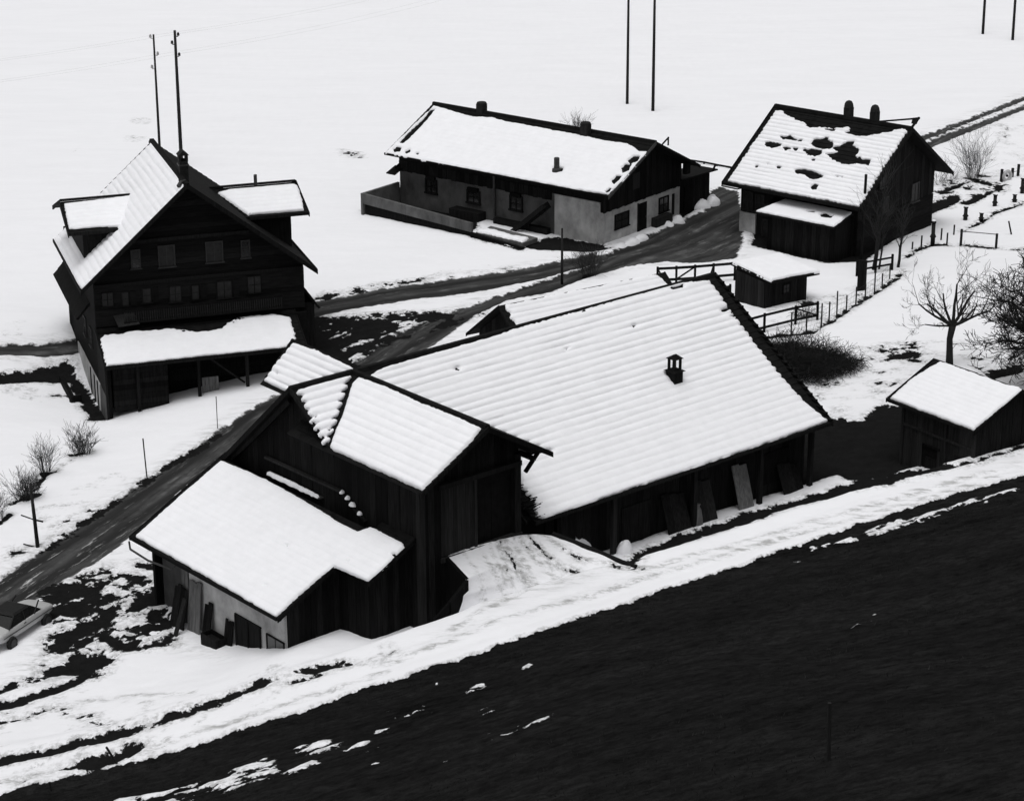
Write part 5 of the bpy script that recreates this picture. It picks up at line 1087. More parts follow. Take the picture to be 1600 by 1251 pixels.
    fixn(MB().prism([(8.9, -.2, 2.66), (13.4, -.2, 2.5), (13.4, 6.8, 2.5), (8.9, 6.8, 2.66)], (0, 0, .1)).build('annex_roof', M_TILE, R))
    snow(R, (8.95, .8, 2.78), (1, 0, -.035), (0, 1, 0), [(.2, .4), (4.2, 1.2), (4.3, 5.8), (.2, 5.8)], [], .12, .4, 0, .12, 44, .1)
    fixn(MB().box(9.9, 10.9, .22, .27, -.05, 1.95).build('annex_door', M_DARK, R))
    MB().bar((12.9, -.1, 2.55), (12.95, -.3, 3.05), .12).build('corner_stub', M_WOOD, R)
    # small rake bracket near the apex
    MB().bar((4.9, -1.25, 6.2), (5.6, -1.28, 6.55), .08).build('rake_bracket', M_WOOD, R)
    MB().bar((5.55, -1.28, 6.0), (5.55, -1.28, 6.58), .08).build('rake_bracket', M_WOOD, R)
    # wing board under the back eave
    MB().bar((8.4, -.9, 3.4), (8.4, -.9, 4.2), .3, .5).build('eave_bracket', M_WOOD, R)
    # chimneys and flue
    for y, x in ((13.75, 4.25), (4.3, 3.75)):
        z = 6.45
        c = fixn(MB().box(x-.28, x+.28, y-.28, y+.28, 5.9, z+.58).build('chimney', M_BRICK, R))
        MB().lathe((x, y, z+.58), [(.36, 0), (.36, .07), (.3, .12), (.12, .15)], 10).build('chimney_cap', M_BRICK, c)
    MB().lathe((.1, 4.0, 4.4), [(.34, 0), (.30, .28), (.19, .34), (.19, 1.0), (.16, 1.05)], 12).build('flue', M_METAL, R)
    return R
make_longhouse()

def make_yard_wall():
    R = root('yard_wall', D['LO'], 0, 51.93, 'low concrete yard wall around the far corner of the long farm building', 'wall')
    A = [(-4.05, 17.75), (-4.05, 8.05)]
    def seg(p, q, z0a, z1a, z0b, z1b, m, nm, th=.22):
        p, q = Vector((p[0], p[1], 0)), Vector((q[0], q[1], 0))
        d = (q-p).normalized(); n = Vector((-d.y, d.x, 0))*th
        fixn(MB().prism([p+Vector((0, 0, z0a)), q+Vector((0, 0, z0b)), q+Vector((0, 0, z1b)), p+Vector((0, 0, z1a))], n).build(nm, m, R))
    nseg = 5
    for i in range(nseg):
        f0, f1 = i/nseg, (i+1)/nseg-.002
        p = (-4.05, 17.75-9.7*f0); q = (-4.05, 17.75-9.7*f1)
        seg(p, q, .9-.4*f0, 1.62-.5*f0, .9-.4*f1, 1.62-.5*f1, M_CONC, 'concrete_panel')
    seg((-3.86, 17.7), (-3.86, 3.9), -.3, 1.0, -.3, .12, M_WOOD, 'dark_footing')  # near-black colour stands for the shade in the recess under the panels
    seg((-.1, 17.95), (-4.05, 17.95), -.3, 1.62, -.3, 1.62, M_CONC, 'concrete_panel', .2)
    fixn(MB().prism([(-3.65, 8.0, .12), (-3.65, 4.0, .06), (-2.0, 4.0, .06), (-2.0, 8.0, .2)], (0, 0, .3)).build('terrace_slab', M_CONC, R))
    snow(R, (-3.6, 8.0, .47), (0, -1, -.02), (1, 0, 0), [(0, .05), (3.9, .05), (3.7, 1.0), (2.6, .8), (.1, 1.0)], [], .14, .4, 0, .1, 45, .12)
make_yard_wall()

# ------------------------------------------------------------------ house on the right with thawing roof
def make_right_house():
    R = root('village_house', D['RH'], -.4, 50.42, 'dark house with patchy thawing snow on its roof and two round-topped chimneys', 'house')
    T = Vector((6.16, 0, 4.19)); T2 = Vector((-5.84, 0, 4.15))
    roof_slope(R, (-6.16, 0, 3.34), (0, 1, 0), T, 10.9, T.length, course=.36, name='front_roof')
    roof_slope(R, (5.84, 10.9, 3.38), (0, -1, 0), T2, 10.9, T2.length, course=.36, name='back_roof')
    snow(R, (-6.16, 0, 3.37), (0, 1, 0), T, D['R_MAIN'], D['R_HOLE'], .10, .36, .085, .075, 51, .09, lim=(.02, 10.8, 0, 7.4), finger=.08)
    fixn(MB().prism([(-.18, 0, 7.45), (.18, 0, 7.45), (.1, 0, 7.66), (-.1, 0, 7.66)], (0, 10.9, 0)).build('ridge_cap', M_TILE, R))
    for a, b in (((-6.18, 0, 3.38), (0, 0, 7.6)), ((5.86, 0, 3.4), (0, 0, 7.6))):
        for y, dy in ((0, -.06), (10.9, .06)):
            a2, b2 = Vector(a)+Vector((0, y, 0)), Vector(b)+Vector((0, y, 0))
            fixn(MB().prism([a2, b2, b2+Vector((0, 0, -.26)), a2+Vector((0, 0, -.26))], (0, dy, 0)).build('verge_board', M_WOOD, R))
    fixn(MB().bar((-6.2, 0, 3.28), (-6.2, 10.9, 3.28), .06, .2).build('eave_board', M_WOOD, R))
    MB().tube([(-6.25, 10.9, 3.12), (-6.25, 9.6, 3.1), (-5.0, 9.8, 2.95)], .05, 6).build('gutter_pipe', M_METAL, R)
    # raised flap over the ridge end
    fl = MB(); fl.prism([(.55, .02, 7.72), (.9, .05, 8.08), (.8, .5, 7.98), (.5, .4, 7.72)], (0, 0, .06)); fl.bar((0, .05, 7.62), (.9, .05, 8.1), .12); fl.bar((.85, .1, 8.05), (.05, 2.6, 7.62), .1)
    fl.build('ridge_flap', M_TILE, R)
    top = lambda x: 7.6-abs(x)*(.680 if x < 0 else .711)-.26
    fixn(MB().prism([(-4.9, 1.0, -1.2), (4.9, 1.0, -1.2), (4.9, 1.0, top(4.9)), (0, 1.0, 7.3), (-4.9, 1.0, top(-4.9))], (0, .2, 0)).build('gable_wall', M_DARK, R))
    planks(R, (-4.9, .98), (1, 0), 9.8, lambda s: top(s-4.9), 2.0, .35, M_WOOD, (0, -1), 'gable_plank', .05, 51)
    logs(R, (-4.9, .98), (1, 0), -.9, 1.95, lambda z: (0, 9.8), .4, M_LOG, (0, -1), 'wall_board', .05, 52)
    fixn(MB().box(-4.9, -4.65, 1.2, 10.2, -1.2, top(-4.9)).build('side_wall', M_WOOD, R))
    fixn(MB().box(4.65, 4.9, 1.2, 10.2, -1.2, top(4.9)).build('side_wall', M_WOOD, R))
    fixn(MB().prism([(-4.9, 10.0, -1.2), (4.9, 10.0, -1.2), (4.9, 10.0, top(4.9)), (0, 10.0, 7.3), (-4.9, 10.0, top(-4.9))], (0, .2, 0)).build('gable_wall', M_WOOD, R))
    for x, z, w, h in D['RHWIN']:
        window(R, (x, .93, z), (1, 0), (0, -1), w*.8, h, M_FRAME, M_CURT, (1, 1), .08, .08)
    for y, z, w, h in D['RHWINL'][:2]:
        window(R, (-4.9, y, z), (0, 1), (-1, 0), w, h, M_FRAME, M_CURT, (1, 1), .08, .07)
    window(R, (-4.9, 7.9, .3), (0, 1), (-1, 0), .85, 1.2, M_FRAME, M_CURT, (1, 1), .08, .07)
    fixn(MB().box(-5.02, -4.9, 8.9, 10.2, -.9, 1.2).build('plaster_patch', M_PLAST, R))
    # lean-to porch
    Tp = Vector((2.35, 0, .5))
    roof_slope(R, (-7.35, 1.2, 2.16), (0, 1, 0), Tp, 6.2, Tp.length, course=.5, name='porch_roof', step=.015)
    q = [(.02, .02), (6.15, .02), (5.3, 2.35), (3.0, 2.38), (.02, 2.3)]
    snow(R, (-7.35, 1.2, 2.19), (0, 1, 0), Tp, q, [[(.9, 1.0), (1.5, .9), (1.9, 1.2), (1.6, 1.55), (1.2, 1.3), (.95, 1.35)], [(2.3, 1.3), (2.8, 1.15), (3.0, 1.3), (2.5, 1.5)]], .10, .5, .004, .07, 55, .05)
    fixn(MB().box(-6.9, -6.7, 1.4, 6.6, -1.0, 2.2).build('porch_wall', M_DARK, R))
    planks(R, (-6.92, 1.4), (0, 1), 5.2, lambda s: 2.2, -.9, .35, M_WOOD, (-1, 0), 'porch_plank', .05, 55)
    fixn(MB().box(-6.9, -4.9, 1.35, 1.5, -1.0, 2.3).build('porch_wall', M_WOOD, R))
    fixn(MB().bar((-7.38, 1.2, 2.1), (-7.38, 7.4, 2.1), .05, .14).build('porch_eave_board', M_WOOD, R))
    for y in (5.1, 3.05):
        x = .2
        c = fixn(MB().box(x-.25, x+.25, y-.25, y+.25, 6.9, 8.2).build('chimney', M_BRICK, R))
        MB().lathe((x, y, 8.2), [(.33, 0), (.33, .06), (.29, .26), (.2, .42), (.06, .48)], 10).build('chimney_cap', M_BRICK, c)
    # two short shrubs' stakes at the wall
    MB().tube([(-5.1, .4, -.5), (-5.15, .3, 5.4)], .09, 6).build('downpipe', M_WOOD, R)
make_right_house()

# ------------------------------------------------------------------ sheds
def make_right_shed():
    R = root('boarded_shed', D['RS'], 1.4, 36.6, 'small boarded shed with hipped snowy roof beside the path, far right', 'shed')
    T = Vector((3.2, 0, 1.40))
    roof_slope(R, (-.3, -4.75, 4.70), (0, 1, 0), T, 5.8, T.length, course=.3, name='front_roof', step=.02)
    roof_slope(R, (6.15, 1.05, 4.66), (0, -1, 0), Vector((-3.25, 0, 1.45)), 5.8, 3.55, course=.3, name='back_roof', step=.02)
    L = T.length
    snow(R, (-.3, -4.75, 4.73), (0, 1, 0), T, [(.1, .05), (5.65, .05), (5.72, 1.8), (5.35, L-.02), (1.0, L-.03), (.35, L+.1), (-.05, L+.02), (.0, 2.4), (.06, 1.9)], [], .10, .3, .02, .08, 61, .05)
    for y, d in ((-4.75, -.05), (1.05, .05)):
        for a, b in (((-.32, y, 4.72), (2.9, y, 6.14)), ((6.17, y, 4.68), (2.9, y, 6.14))):
            a, b = Vector(a), Vector(b)
            fixn(MB().prism([a, b, b+Vector((0, 0, -.2)), a+Vector((0, 0, -.2))], (0, d, 0)).build('verge_board', M_WOOD, R))
    fixn(MB().bar((-.33, -4.75, 4.66), (-.33, 1.05, 4.66), .05, .15).build('eave_board', M_WOOD, R))
    top = lambda x: (4.7+(x+.3)*.4375 if x < 2.9 else 6.1-(x-2.9)*.446)-.2
    fixn(MB().box(.1, .3, -4.5, .2, .6, 4.7).build('wall_core', M_DARK, R))
    r = random.Random(5)
    planks(R, (.08, .2), (0, -1), 4.75, lambda s: 4.65, lambda s: 3.0 if (1.5 < s < 2.5 or 3.6 < s < 4.4) else 1.2, .33, M_PLANK, (-1, 0), 'plank', .05, 61)
    for y0, y1 in ((-1.4, -2.25), (-3.45, -4.2)):
        fixn(MB().box(-.02, .06, min(y0, y1)-.1, max(y0, y1)+.1, 2.9, 3.02).build('opening_lintel', M_WOOD, R))
        fixn(MB().box(.03, .08, min(y0, y1), max(y0, y1), 1.2, 2.35).build('lower_board', M_WOOD, R))
    for y in (.15, -2.7, -4.5):
        fixn(MB().box(-.06, .08, y-.08, y+.08, 1.0, 4.6).build('wall_post', M_PLANK, R))
    fixn(MB().box(-.05, .08, -4.5, .2, 3.55, 3.68).build('wall_rail', M_PLANK, R))
    for y, s in ((-4.5, -1), (.2, 1)):
        fixn(MB().prism([(.1, y, .6), (5.7, y, .6), (5.7, y, top(5.7)), (2.9, y, 5.9), (.1, y, top(.1))], (0, -s*.15, 0)).build('gable_wall', M_WOOD, R))
    fixn(MB().box(5.55, 5.7, -4.4, .1, .6, 4.7).build('back_wall', M_WOOD, R))
    planks(R, (.1, -4.52), (1, 0), 5.6, lambda s: top(.1+s), 1.8, .35, M_WOOD, (0, -1), 'gable_plank', .04, 63)
make_right_shed()

def make_hut():
    R = root('garden_hut', (15.24, 139.94), .15, 39.6, 'little square hut with a flat snow-covered roof between barn and house', 'hut')
    # local frame: x along the near right side, y to the back left
    T = Vector((-.10, 3.66, .42))
    fixn(MB().hexa([(.1, -.62, 2.0), (4.25, -.72, 1.8), (4.3, 2.75, 2.22), (.1, 2.85, 2.4)], [(.1, -.62, 2.19), (4.25, -.72, 1.99), (4.3, 2.75, 2.41), (.1, 2.85, 2.59)]).build('roof_board', M_TILE, R))
    Sx = Vector((4.15, -.1, -.2))
    snow(R, (.1, -.62, 2.2), Sx, (0, 3.47, .4), [(.0, .0), (1.5, .06), (2.4, .03), (3.3, .06), (4.12, -.02), (4.0, 1.6), (4.14, 3.46), (2.0, 3.46), (.0, 3.46)], [], .15, .4, 0, .07, 65, .05)
    fixn(MB().hexa([(.12, -.1, -.3), (3.7, -.1, -.3), (3.7, 2.4, -.3), (.12, 2.4, -.3)], [(.12, -.1, 2.06), (3.7, -.1, 1.9), (3.7, 2.4, 2.2), (.12, 2.4, 2.36)]).build('hut_wall', M_DARK, R))
    planks(R, (.1, 2.4), (0, -1), 2.5, lambda s: 2.22-.1*s, .05, .27, M_PLANK, (-1, 0), 'plank', .04, 65)
    planks(R, (.1, -.12), (1, 0), 3.62, lambda s: 2.02-.04*s, .05, .27, M_WOOD, (0, -1), 'plank', .04, 66)
    window(R, (1.9, -.17, 1.25), (1, 0), (0, -1), .5, .5, M_WOOD, M_CURT, (1, 1), .06, .05)
make_hut()

def make_back_shed():
    R = root('cart_shed', D['BS'], 0, 33.3, 'low shed with snowy roof half hidden behind the big barn', 'shed')
    T = Vector((0, 2.9, 2.25)); T2 = Vector((0, -3.5, 2.6))
    roof_slope(R, (0, -2.9, 1.69), (1, 0, 0), T, 11.6, T.length, course=.36, name='front_roof')
    roof_slope(R, (11.6, 3.5, 1.34), (-1, 0, 0), T2, 11.6, T2.length, course=.36, name='back_roof')
    L = T.length
    snow(R, (0, -2.9, 1.72), (1, 0, 0), T, [(.12, .1), (11.2, .1), (11.4, 2.4), (11.1, 3.3), (10.9, L-.04), (.4, L-.06), (.25, 3.3), (.4, 3.0), (.2, 2.7), (.35, 2.4)], [], .1, .36, .05, .09, 67, .08)
    for x, d in ((0, -.05), (11.6, .05)):
        for a, b in (((x, -2.9, 1.7), (x, 0, 3.96)), ((x, 3.5, 1.35), (x, 0, 3.96))):
            a, b = Vector(a), Vector(b)
            fixn(MB().prism([a, b, b+Vector((0, 0, -.2)), a+Vector((0, 0, -.2))], (d, 0, 0)).build('verge_board', M_WOOD, R))
    for x in (.5, 11.0):
        fixn(MB().prism([(x, -2.3, -.2), (x, 2.8, -.2), (x, 2.8, 1.7), (x, 0, 3.7), (x, -2.3, 2.0)], (.12, 0, 0)).build('gable_wall', M_WOOD, R))
    planks(R, (.48, 2.8), (0, -1), 5.1, lambda s: (1.75+s*.74 if s < 2.8 else 3.8-(s-2.8)*.77)-.15, -.1, .35, M_WOOD, (-1, 0), 'plank', .04, 68)
    fixn(MB().box(.6, 11.1, -2.3, -2.15, -.2, 2.0).build('side_wall', M_WOOD, R))
    fixn(MB().box(.6, 11.1, 2.65, 2.8, -.2, 1.75).build('side_wall', M_WOOD, R))
    MB().bar((-.9, -1.9, 0), (-.9, -1.9, 1.1), .14).build('corner_post', M_WOOD, R)
make_back_shed()

# ------------------------------------------------------------------ poles, wires, stakes
def pole(x, y, h, label, r=.11, insul=(), group=None, lean=(0, 0), ins_m=None):
    z = gz(x, y)
    R = root('utility_pole', (x, y), z, 0, label, 'pole', group)
    MB().tube([(0, 0, z-.6), (lean[0]*.5, lean[1]*.5, z+h*.5), (lean[0], lean[1], z+h)], [r*1.25, r*1.05, r*.8], 10).build('shaft', M_POLE, R, True)
    for k, (dz, sx) in enumerate(insul):
        b = MB(); zz = z+h-dz
        b.tube([(0, 0, zz), (sx*.22, 0, zz), (sx*.24, 0, zz+.08)], .03, 6)
        b.lathe((sx*.24, 0, zz+.05), [(.05, 0), (.11, .03), (.10, .1), (.07, .13), (.10, .17), (.06, .25)], 8)
        b.build('insulator', M_BLACK if ins_m is None else ins_m, R, True)
    return R
PO = D['POLE']
pole(PO[0][0], PO[0][1], PO[0][3], 'left slimmer pole of the pair behind the farmhouse ridge, pale insulators', .085, ((.3, -1), (1.6, 1), (2.6, -1)), 'poles of the power line', ins_m=M_PLAST)
pole(PO[1][0], PO[1][1], PO[1][3], 'right stouter pole of the pair behind the farmhouse chimney, dark insulators', .12, ((.45, 1), (1.05, -1), (1.95, 1)), 'poles of the power line')
a, b = D['p_midpoleA'], D['p_midpoleB']
pole(a[0], a[1], 11.5, 'bare pole in the snowfield, the left one above the long roof', .10, (), 'poles of the power line')
pole(b[0], b[1], 11.5, 'bare pole in the snowfield nearest the patchy roofed house', .11, (), 'poles of the power line')
a, b = D['p_rpA'], D['p_rpB']
pole(a[0], a[1], 10.5, 'pole at the top right whose foot stands higher in the snow', .11, (), 'poles of the power line')
pole(b[0], b[1], 10.5, 'pole in the extreme top right corner of the snowfield', .11, (), 'poles of the power line')
pole(PO[2][0], PO[2][1], PO[2][3]+.1, 'short dark post at the roadside before the long farm building', .075)
p = PO[3]
R = pole(p[0], p[1], p[3], 'short crooked post with side stubs beside the lower left road', .085, (), None, (-.16, .05))
z = gz(p[0], p[1])
MB().tube([(-.05, 0, z+1.55), (-.75, .15, z+1.75)], .035, 5).build('stub', M_POLE, R)
MB().tube([(-.03, 0, z+1.55), (.35, -.1, z+1.5)], .05, 5).build('stub', M_POLE, R)
MB().tube([(-.12, 0, z+3.0), (.3, .1, z+3.25)], .05, 5).build('stub', M_POLE, R)
MB().tube([(0, 0, z+.08), (-.75, .2, z+.2)], .04, 5).build('stub', M_POLE, R)
for k, lab in ((4, 'thin leaning stake in the snow nearer the lower road'), (5, 'thin upright stake in the snow in front of the porch'), (6, 'leaning stake standing in the dark puddle on the path'), (7, 'short stake at the bottom left edge of the dark meadow'), (8, 'lone dark fence post standing in the dark meadow')):
    p = PO[k]; z = gz(p[0], p[1])
    lean = {4: -.1, 5: 0, 6: -.55, 7: -.05, 8: -.05}[k]
    o = MB().tube([(p[0], p[1], z-.3), (p[0]+lean, p[1], z+p[3])], {4: .035, 5: .022, 6: .05, 7: .045, 8: .06}[k], 6).build('stake', M_POLE)
    tag(o, lab, 'stake')

def wire(p, q, sag, label, r=.0026):
    p, q = Vector(p), Vector(q); pts = []
    for i in range(25):
        t = i/24; v = p.lerp(q, t); v.z -= sag*4*t*(1-t); pts.append(v)
    o = MB().tube(pts, r, 4).build('wire', M_WIRE)
    return tag(o, label, 'wire', 'wires of the power line')
for (px, py, pz, h, dz, sx), nm in (((PO[0][0], PO[0][1], 0, PO[0][3], .1, -.24), 'slimmer'), ((PO[1][0], PO[1][1], 0, PO[1][3], .25, .24), 'stouter')):
    for j, dd in enumerate((0, 1.5) if nm == 'slimmer' else (0, 1.5)):
        z = h-dz-dd
        wire((px+sx, py, z), (px-44, py-14-j, z-1.2), 1.0, 'faint %s wire running left from the %s pole' % (('upper', 'lower')[j], nm))
        wire((px+sx, py, z), (px+38, py+52+j, z+.5), 1.2, 'faint %s wire running right from the %s pole' % (('upper', 'lower')[j], nm))

# ------------------------------------------------------------------ bare trees and shrubs
def limb(mb, p, d, ln, r, depth, rg, spread=.6, up=.12, n=5, kids=3, tw=None, minr=.006, droop=0):
    """one branch and its side shoots"""
    pts = [Vector(p)]; rad = [r]; d = Vector(d).normalized()
    seg = 4
    for i in range(seg):
        d = (d+Vector((rg.uniform(-1, 1), rg.uniform(-1, 1), rg.uniform(-1, 1)))*.16+Vector((0, 0, up-droop*i/seg))*.5).normalized()
        pts.append(pts[-1]+d*ln/seg); rad.append(max(minr, r*(1-.55*(i+1)/seg)))
    mb_ = mb if (tw is None or r > .03) else tw
    mb_.tube(pts, rad, n if r > .03 else 3, cap=False)
    if depth <= 0: return
    for k in range(kids+(1 if depth > 1 else 0)):
        i = rg.randint(1, seg); b = pts[i]
        dd = (pts[i]-pts[i-1]).normalized()
        side = Vector((rg.gauss(0, 1), rg.gauss(0, 1), rg.gauss(0, 1)+.25))
        side = (side-dd*side.dot(dd)).normalized()
        nd = dd*rg.uniform(.5, .9)+side*spread*rg.uniform(.6, 1.3)
        limb(mb, b, nd, ln*rg.uniform(.5, .72), max(minr, rad[i]*rg.uniform(.45, .65)), depth-1, rg, spread, up, n, kids, tw, minr, droop)

def fruit_tree():
    x, y = D['p_tree'][:2]; z = gz(x, y)
    R = root('fruit_tree', (x, y), z, 0, 'bare pruned fruit tree standing behind the small boarded shed', 'tree')
    rg = random.Random(12)
    t = MB(); t.tube([(0, 0, z-.4), (-.06, 0, z+.9), (-.1, 0, z+1.7), (.02, 0, z+2.5)], [.24, .19, .17, .2], 9); t.build('trunk', M_BARK, R, True)
    br, tw = MB(), MB()
    F = (.0, 0, z+2.45)
    for dx, dy, dz, L, r in ((-1.0, .1, .45, 2.3, .11), (-.9, -.5, .75, 2.2, .11), (-.55, .3, .9, 1.9, .11), (0, 0, 1, 2.4, .13), (.55, .2, .75, 2.3, .12), (.9, -.2, .4, 2.3, .11), (.95, .5, .3, 2.0, .09), (-.95, -.3, .25, 1.9, .08)):
        limb(br, F, (dx, dy, dz), L*1.0, r*.82, 4, rg, .6, .16, 6, 2, tw, .0075)
    br.build('limbs', M_BARK, R, True); tw.build('twigs', M_TWIG, R)
fruit_tree()

def big_tree():
    x, y = 28.9, 121.0; z = gz(x, y)
    R = root('dense_tree', (x, y), z, 0, 'dense tangled bare tree leaning in at the right edge', 'tree')
    rg = random.Random(22)
    t = MB(); t.tube([(0, 0, z-.4), (.1, 0, z+1.0), (0, .2, z+2.4)], [.34, .27, .24], 9); t.build('trunk', M_BARK, R, True)
    br, tw = MB(), MB()
    F = (0, .2, z+2.35)
    for dx, dy, dz, L, r in ((-1, -.1, .2, 2.3, .14), (-1, .3, .9, 2.9, .14), (-1, .2, .35, 2.5, .15), (-.9, -.4, .7, 2.6, .14), (-.5, .3, 1, 2.6, .14), (.2, -.2, 1, 2.6, .14), (-.75, .5, .5, 2.6, .13), (.8, .2, .7, 2.3, .13), (.7, -.6, .5, 2.2, .12), (-.3, -.8, .6, 2.3, .12), (-.9, .1, .05, 2.4, .10), (-.2, .7, .9, 2.4, .12)):
        limb(br, F, (dx, dy, dz), L*1.12, r, 4, rg, .72, .04, 6, 3, tw, .0145, .1)
    for k in range(9):
        a = rg.uniform(1.6, 4.6); limb(br, (0, .2, z+rg.uniform(1.6, 2.6)), (math.cos(a), math.sin(a)*.8, rg.uniform(.0, 1.0)), rg.uniform(1.8, 2.9), .09, 4, rg, .8, .0, 5, 3, tw, .0145, .15)
    br.build('limbs', M_BARK, R, True); tw.build('twigs', M_BARK, R)
big_tree()

def shrub(x, y, h, w, n, label, seed, depth=1, m=None, r=.018, vase=True, minr=.006, kids=3, cat='shrub', base=.3):
    z = gz(x, y)
    R = root('bare_shrub', (x, y), z, 0, label, cat)
    rg = random.Random(seed)
    mb = MB()
    for i in range(n):
        a = rg.uniform(0, 2*math.pi); q = math.sqrt(rg.random())
        p = (math.cos(a)*w*base*q, math.sin(a)*w*base*q, z-.1)
        k = q*w/h*(.55 if vase else rg.uniform(.3, 1.5))
        limb(mb, p, (math.cos(a)*k, math.sin(a)*k, 1), h*rg.uniform(.55, .95), r*rg.uniform(.6, 1.1), depth, rg, .45 if vase else .9, .08 if vase else -.05, 4, kids, None, minr, 0 if vase else .35)
    mb.build('stems', m or M_TWIG, R)
    o = MB().blob((0, 0, z), min(w*base+.15, .6), min(w*base+.1, .5), .28, seed, 12, 4).build('root_clump', M_DARK, R, True)
    return R
g = D
def at(k): return g[k][0], g[k][1]
shrub(*at('p_bush1'), 1.75, .9, 18, 'tall vase-shaped bare bush, the middle of the row on the left snow bank', 1, 2, r=.022)
shrub(*at('p_bush2'), 1.35, 1.1, 40, 'rounded bare bush just below the farmhouse corner', 2, 2, r=.016)
shrub(*at('p_bush3'), 1.3, 1.2, 46, 'low spreading dark bush behind the crooked post', 3, 2, r=.018)
shrub(*at('p_bush4'), 1.2, .9, 26, 'low bush cut off by the left edge of the view', 4, 2, r=.016)
shrub(*at('p_bush5'), 2.9, 1.5, 30, 'tall feathery bush in the snow right of the patchy roofed house', 5, 2, r=.02)
shrub(*at('p_bush6'), 1.5, 1.3, 18, 'small thin bush close to the right gable of the patchy roofed house', 6, 2, r=.013)
shrub(*at('p_bush7'), 1.7, .9, 30, 'bush showing above the ridge of the long farm building', 7, 2, r=.016)
shrub(*at('p_bush8'), 1.7, 1.5, 44, 'dusky bush beside the lane in front of the long farm building', 8, 2, r=.014)
sx, sy = at('p_shrubA')
shrub(sx+.4, sy+.2, 2.0, 2.6, 330, 'big dark sprawling bush at the right end of the barn roof', 9, 2, M_BARK, .02, False, .009, 3, base=.5)
shrub(sx+2.2, sy+1.0, 1.3, 2.3, 200, 'dark low bush reaching out beyond the big sprawling bush', 10, 2, M_BARK, .018, False, .009, 3, base=.45)
shrub(17.6, 137.9, 1.0, 1.1, 50, 'little dark bush against the foot of the garden hut', 14, 1, M_BARK, .016, False, .009, 3)

def sapling(x, y, h, lean, label, seed, r=.12):
    z = gz(x, y)
    R = root('young_tree', (x, y), z, 0, label, 'tree')
    rg = random.Random(seed)
    pts = [(lean*t+rg.uniform(-.08, .08), rg.uniform(-.06, .06), z-.2+h*t) for t in (0, .2, .4, .6, .8, 1)]
    MB().tube(pts, [r*1.3, r*1.1, r, r*.8, r*.5, r*.25], 7).build('trunk', M_BARK, R, True)
    tw = MB()
    for i in range(26):
        t = rg.uniform(.3, 1); k = min(4, int(t*5)); p = Vector(pts[k]).lerp(Vector(pts[k+1]), t*5-k)
        a = rg.uniform(0, 6.28)
        limb(tw, p, (math.cos(a)*.6, math.sin(a)*.6, .9), h*rg.uniform(.16, .3), r*.3, 2, rg, .5, .12, 3, 2, None, .006)
    tw.build('twigs', M_TWIG, R)
sapling(*at('p_sap1'), 6.4, .5, 'slender bare tree growing against the gable corner of the patchy roofed house', 31)
sapling(at('p_sap1')[0]+.35, at('p_sap1')[1]+.1, 4.0, .25, 'short bare stem right beside the slender tree by the gable', 32, .06)
sapling(*at('p_sap2'), 4.0, .25, 'bare sapling by the garden fence, right of the slender tree', 33, .085)

# ------------------------------------------------------------------ garden fences at the right
def wire_fence():
    P = D['POST']
    R = root('garden_fence', (P[0][0], P[0][1]), P[0][2], 0, 'thin wire garden fence on slim posts running from the dark bush towards the saplings', 'fence')
    ox, oy = P[0][0], P[0][1]
    mids = [[(a[i]+b[i])/2 for i in range(3)]+[min(a[3], b[3])*.85] for a, b in zip(P[:-1], P[1:])]
    for p in P+mids:
        MB().tube([(p[0]-ox, p[1]-oy, p[2]-.3), (p[0]-ox, p[1]-oy, p[2]+p[3])], .045, 6).build('post', M_POLE, R)
    for hgt in (.12, .45, .8, 1.1):
        w = MB()
        for a, b in zip(P[:-1], P[1:]):
            w.tube([(a[0]-ox, a[1]-oy, a[2]+hgt), ((a[0]+b[0])/2-ox, (a[1]+b[1])/2-oy, (a[2]+b[2])/2+hgt-.04), (b[0]-ox, b[1]-oy, b[2]+hgt)], .007, 3)
        w.build('strand', M_FWIRE, R)
    net = MB()
    for a, b in zip(P[:-1], P[1:]):
        L = math.hypot(b[0]-a[0], b[1]-a[1]); n = int(L/.45)
        for i in range(n):
            t0 = i/n
            x, y, z = a[0]+(b[0]-a[0])*t0-ox, a[1]+(b[1]-a[1])*t0-oy, a[2]+(b[2]-a[2])*t0
            net.bar((x, y, z+.05), (x+(b[0]-a[0])/n*.5, y+(b[1]-a[1])/n*.5, z+1.05), .006)
    o = net.build('netting', M_FWIRE, R); o['kind'] = 'stuff'
wire_fence()

def upper_fence():
    P = D['POST2']
    R = root('garden_fence', (P[0][0], P[0][1]), P[0][2], 0, 'row of small stakes with a wire along the snowy bank near the stout posts', 'fence')
    ox, oy = P[0][0], P[0][1]
    for i, p in enumerate(P):
        MB().tube([(p[0]-ox, p[1]-oy, p[2]-.2), (p[0]-ox+.02, p[1]-oy, p[2]+p[3])], .055 if i < 5 else .085, 6).build('post', M_POLE, R)
    a, b = P[5], P[6]
    for h in (1.0, .05):
        MB().tube([(a[0]-ox, a[1]-oy, a[2]+h), (b[0]-ox, b[1]-oy, b[2]+h)], .03, 5).build('rail', M_FWIRE, R)
    MB().tube([(b[0]-ox, b[1]-oy, b[2]+.05), (b[0]-ox+4, b[1]-oy+.3, b[2]+.05)], .025, 5).build('rail', M_FWIRE, R)
upper_fence()
fat_lab = ['tallest stout post with a snow cap, nearest the patchy roofed house', 'stout capped post in the middle of the snowy bank', 'stout post near the right edge, above the small stakes', 'small stout stub between two taller capped posts', 'stout short post close to the right edge, below the tyre', 'stout post at the right edge beside the white tyre']
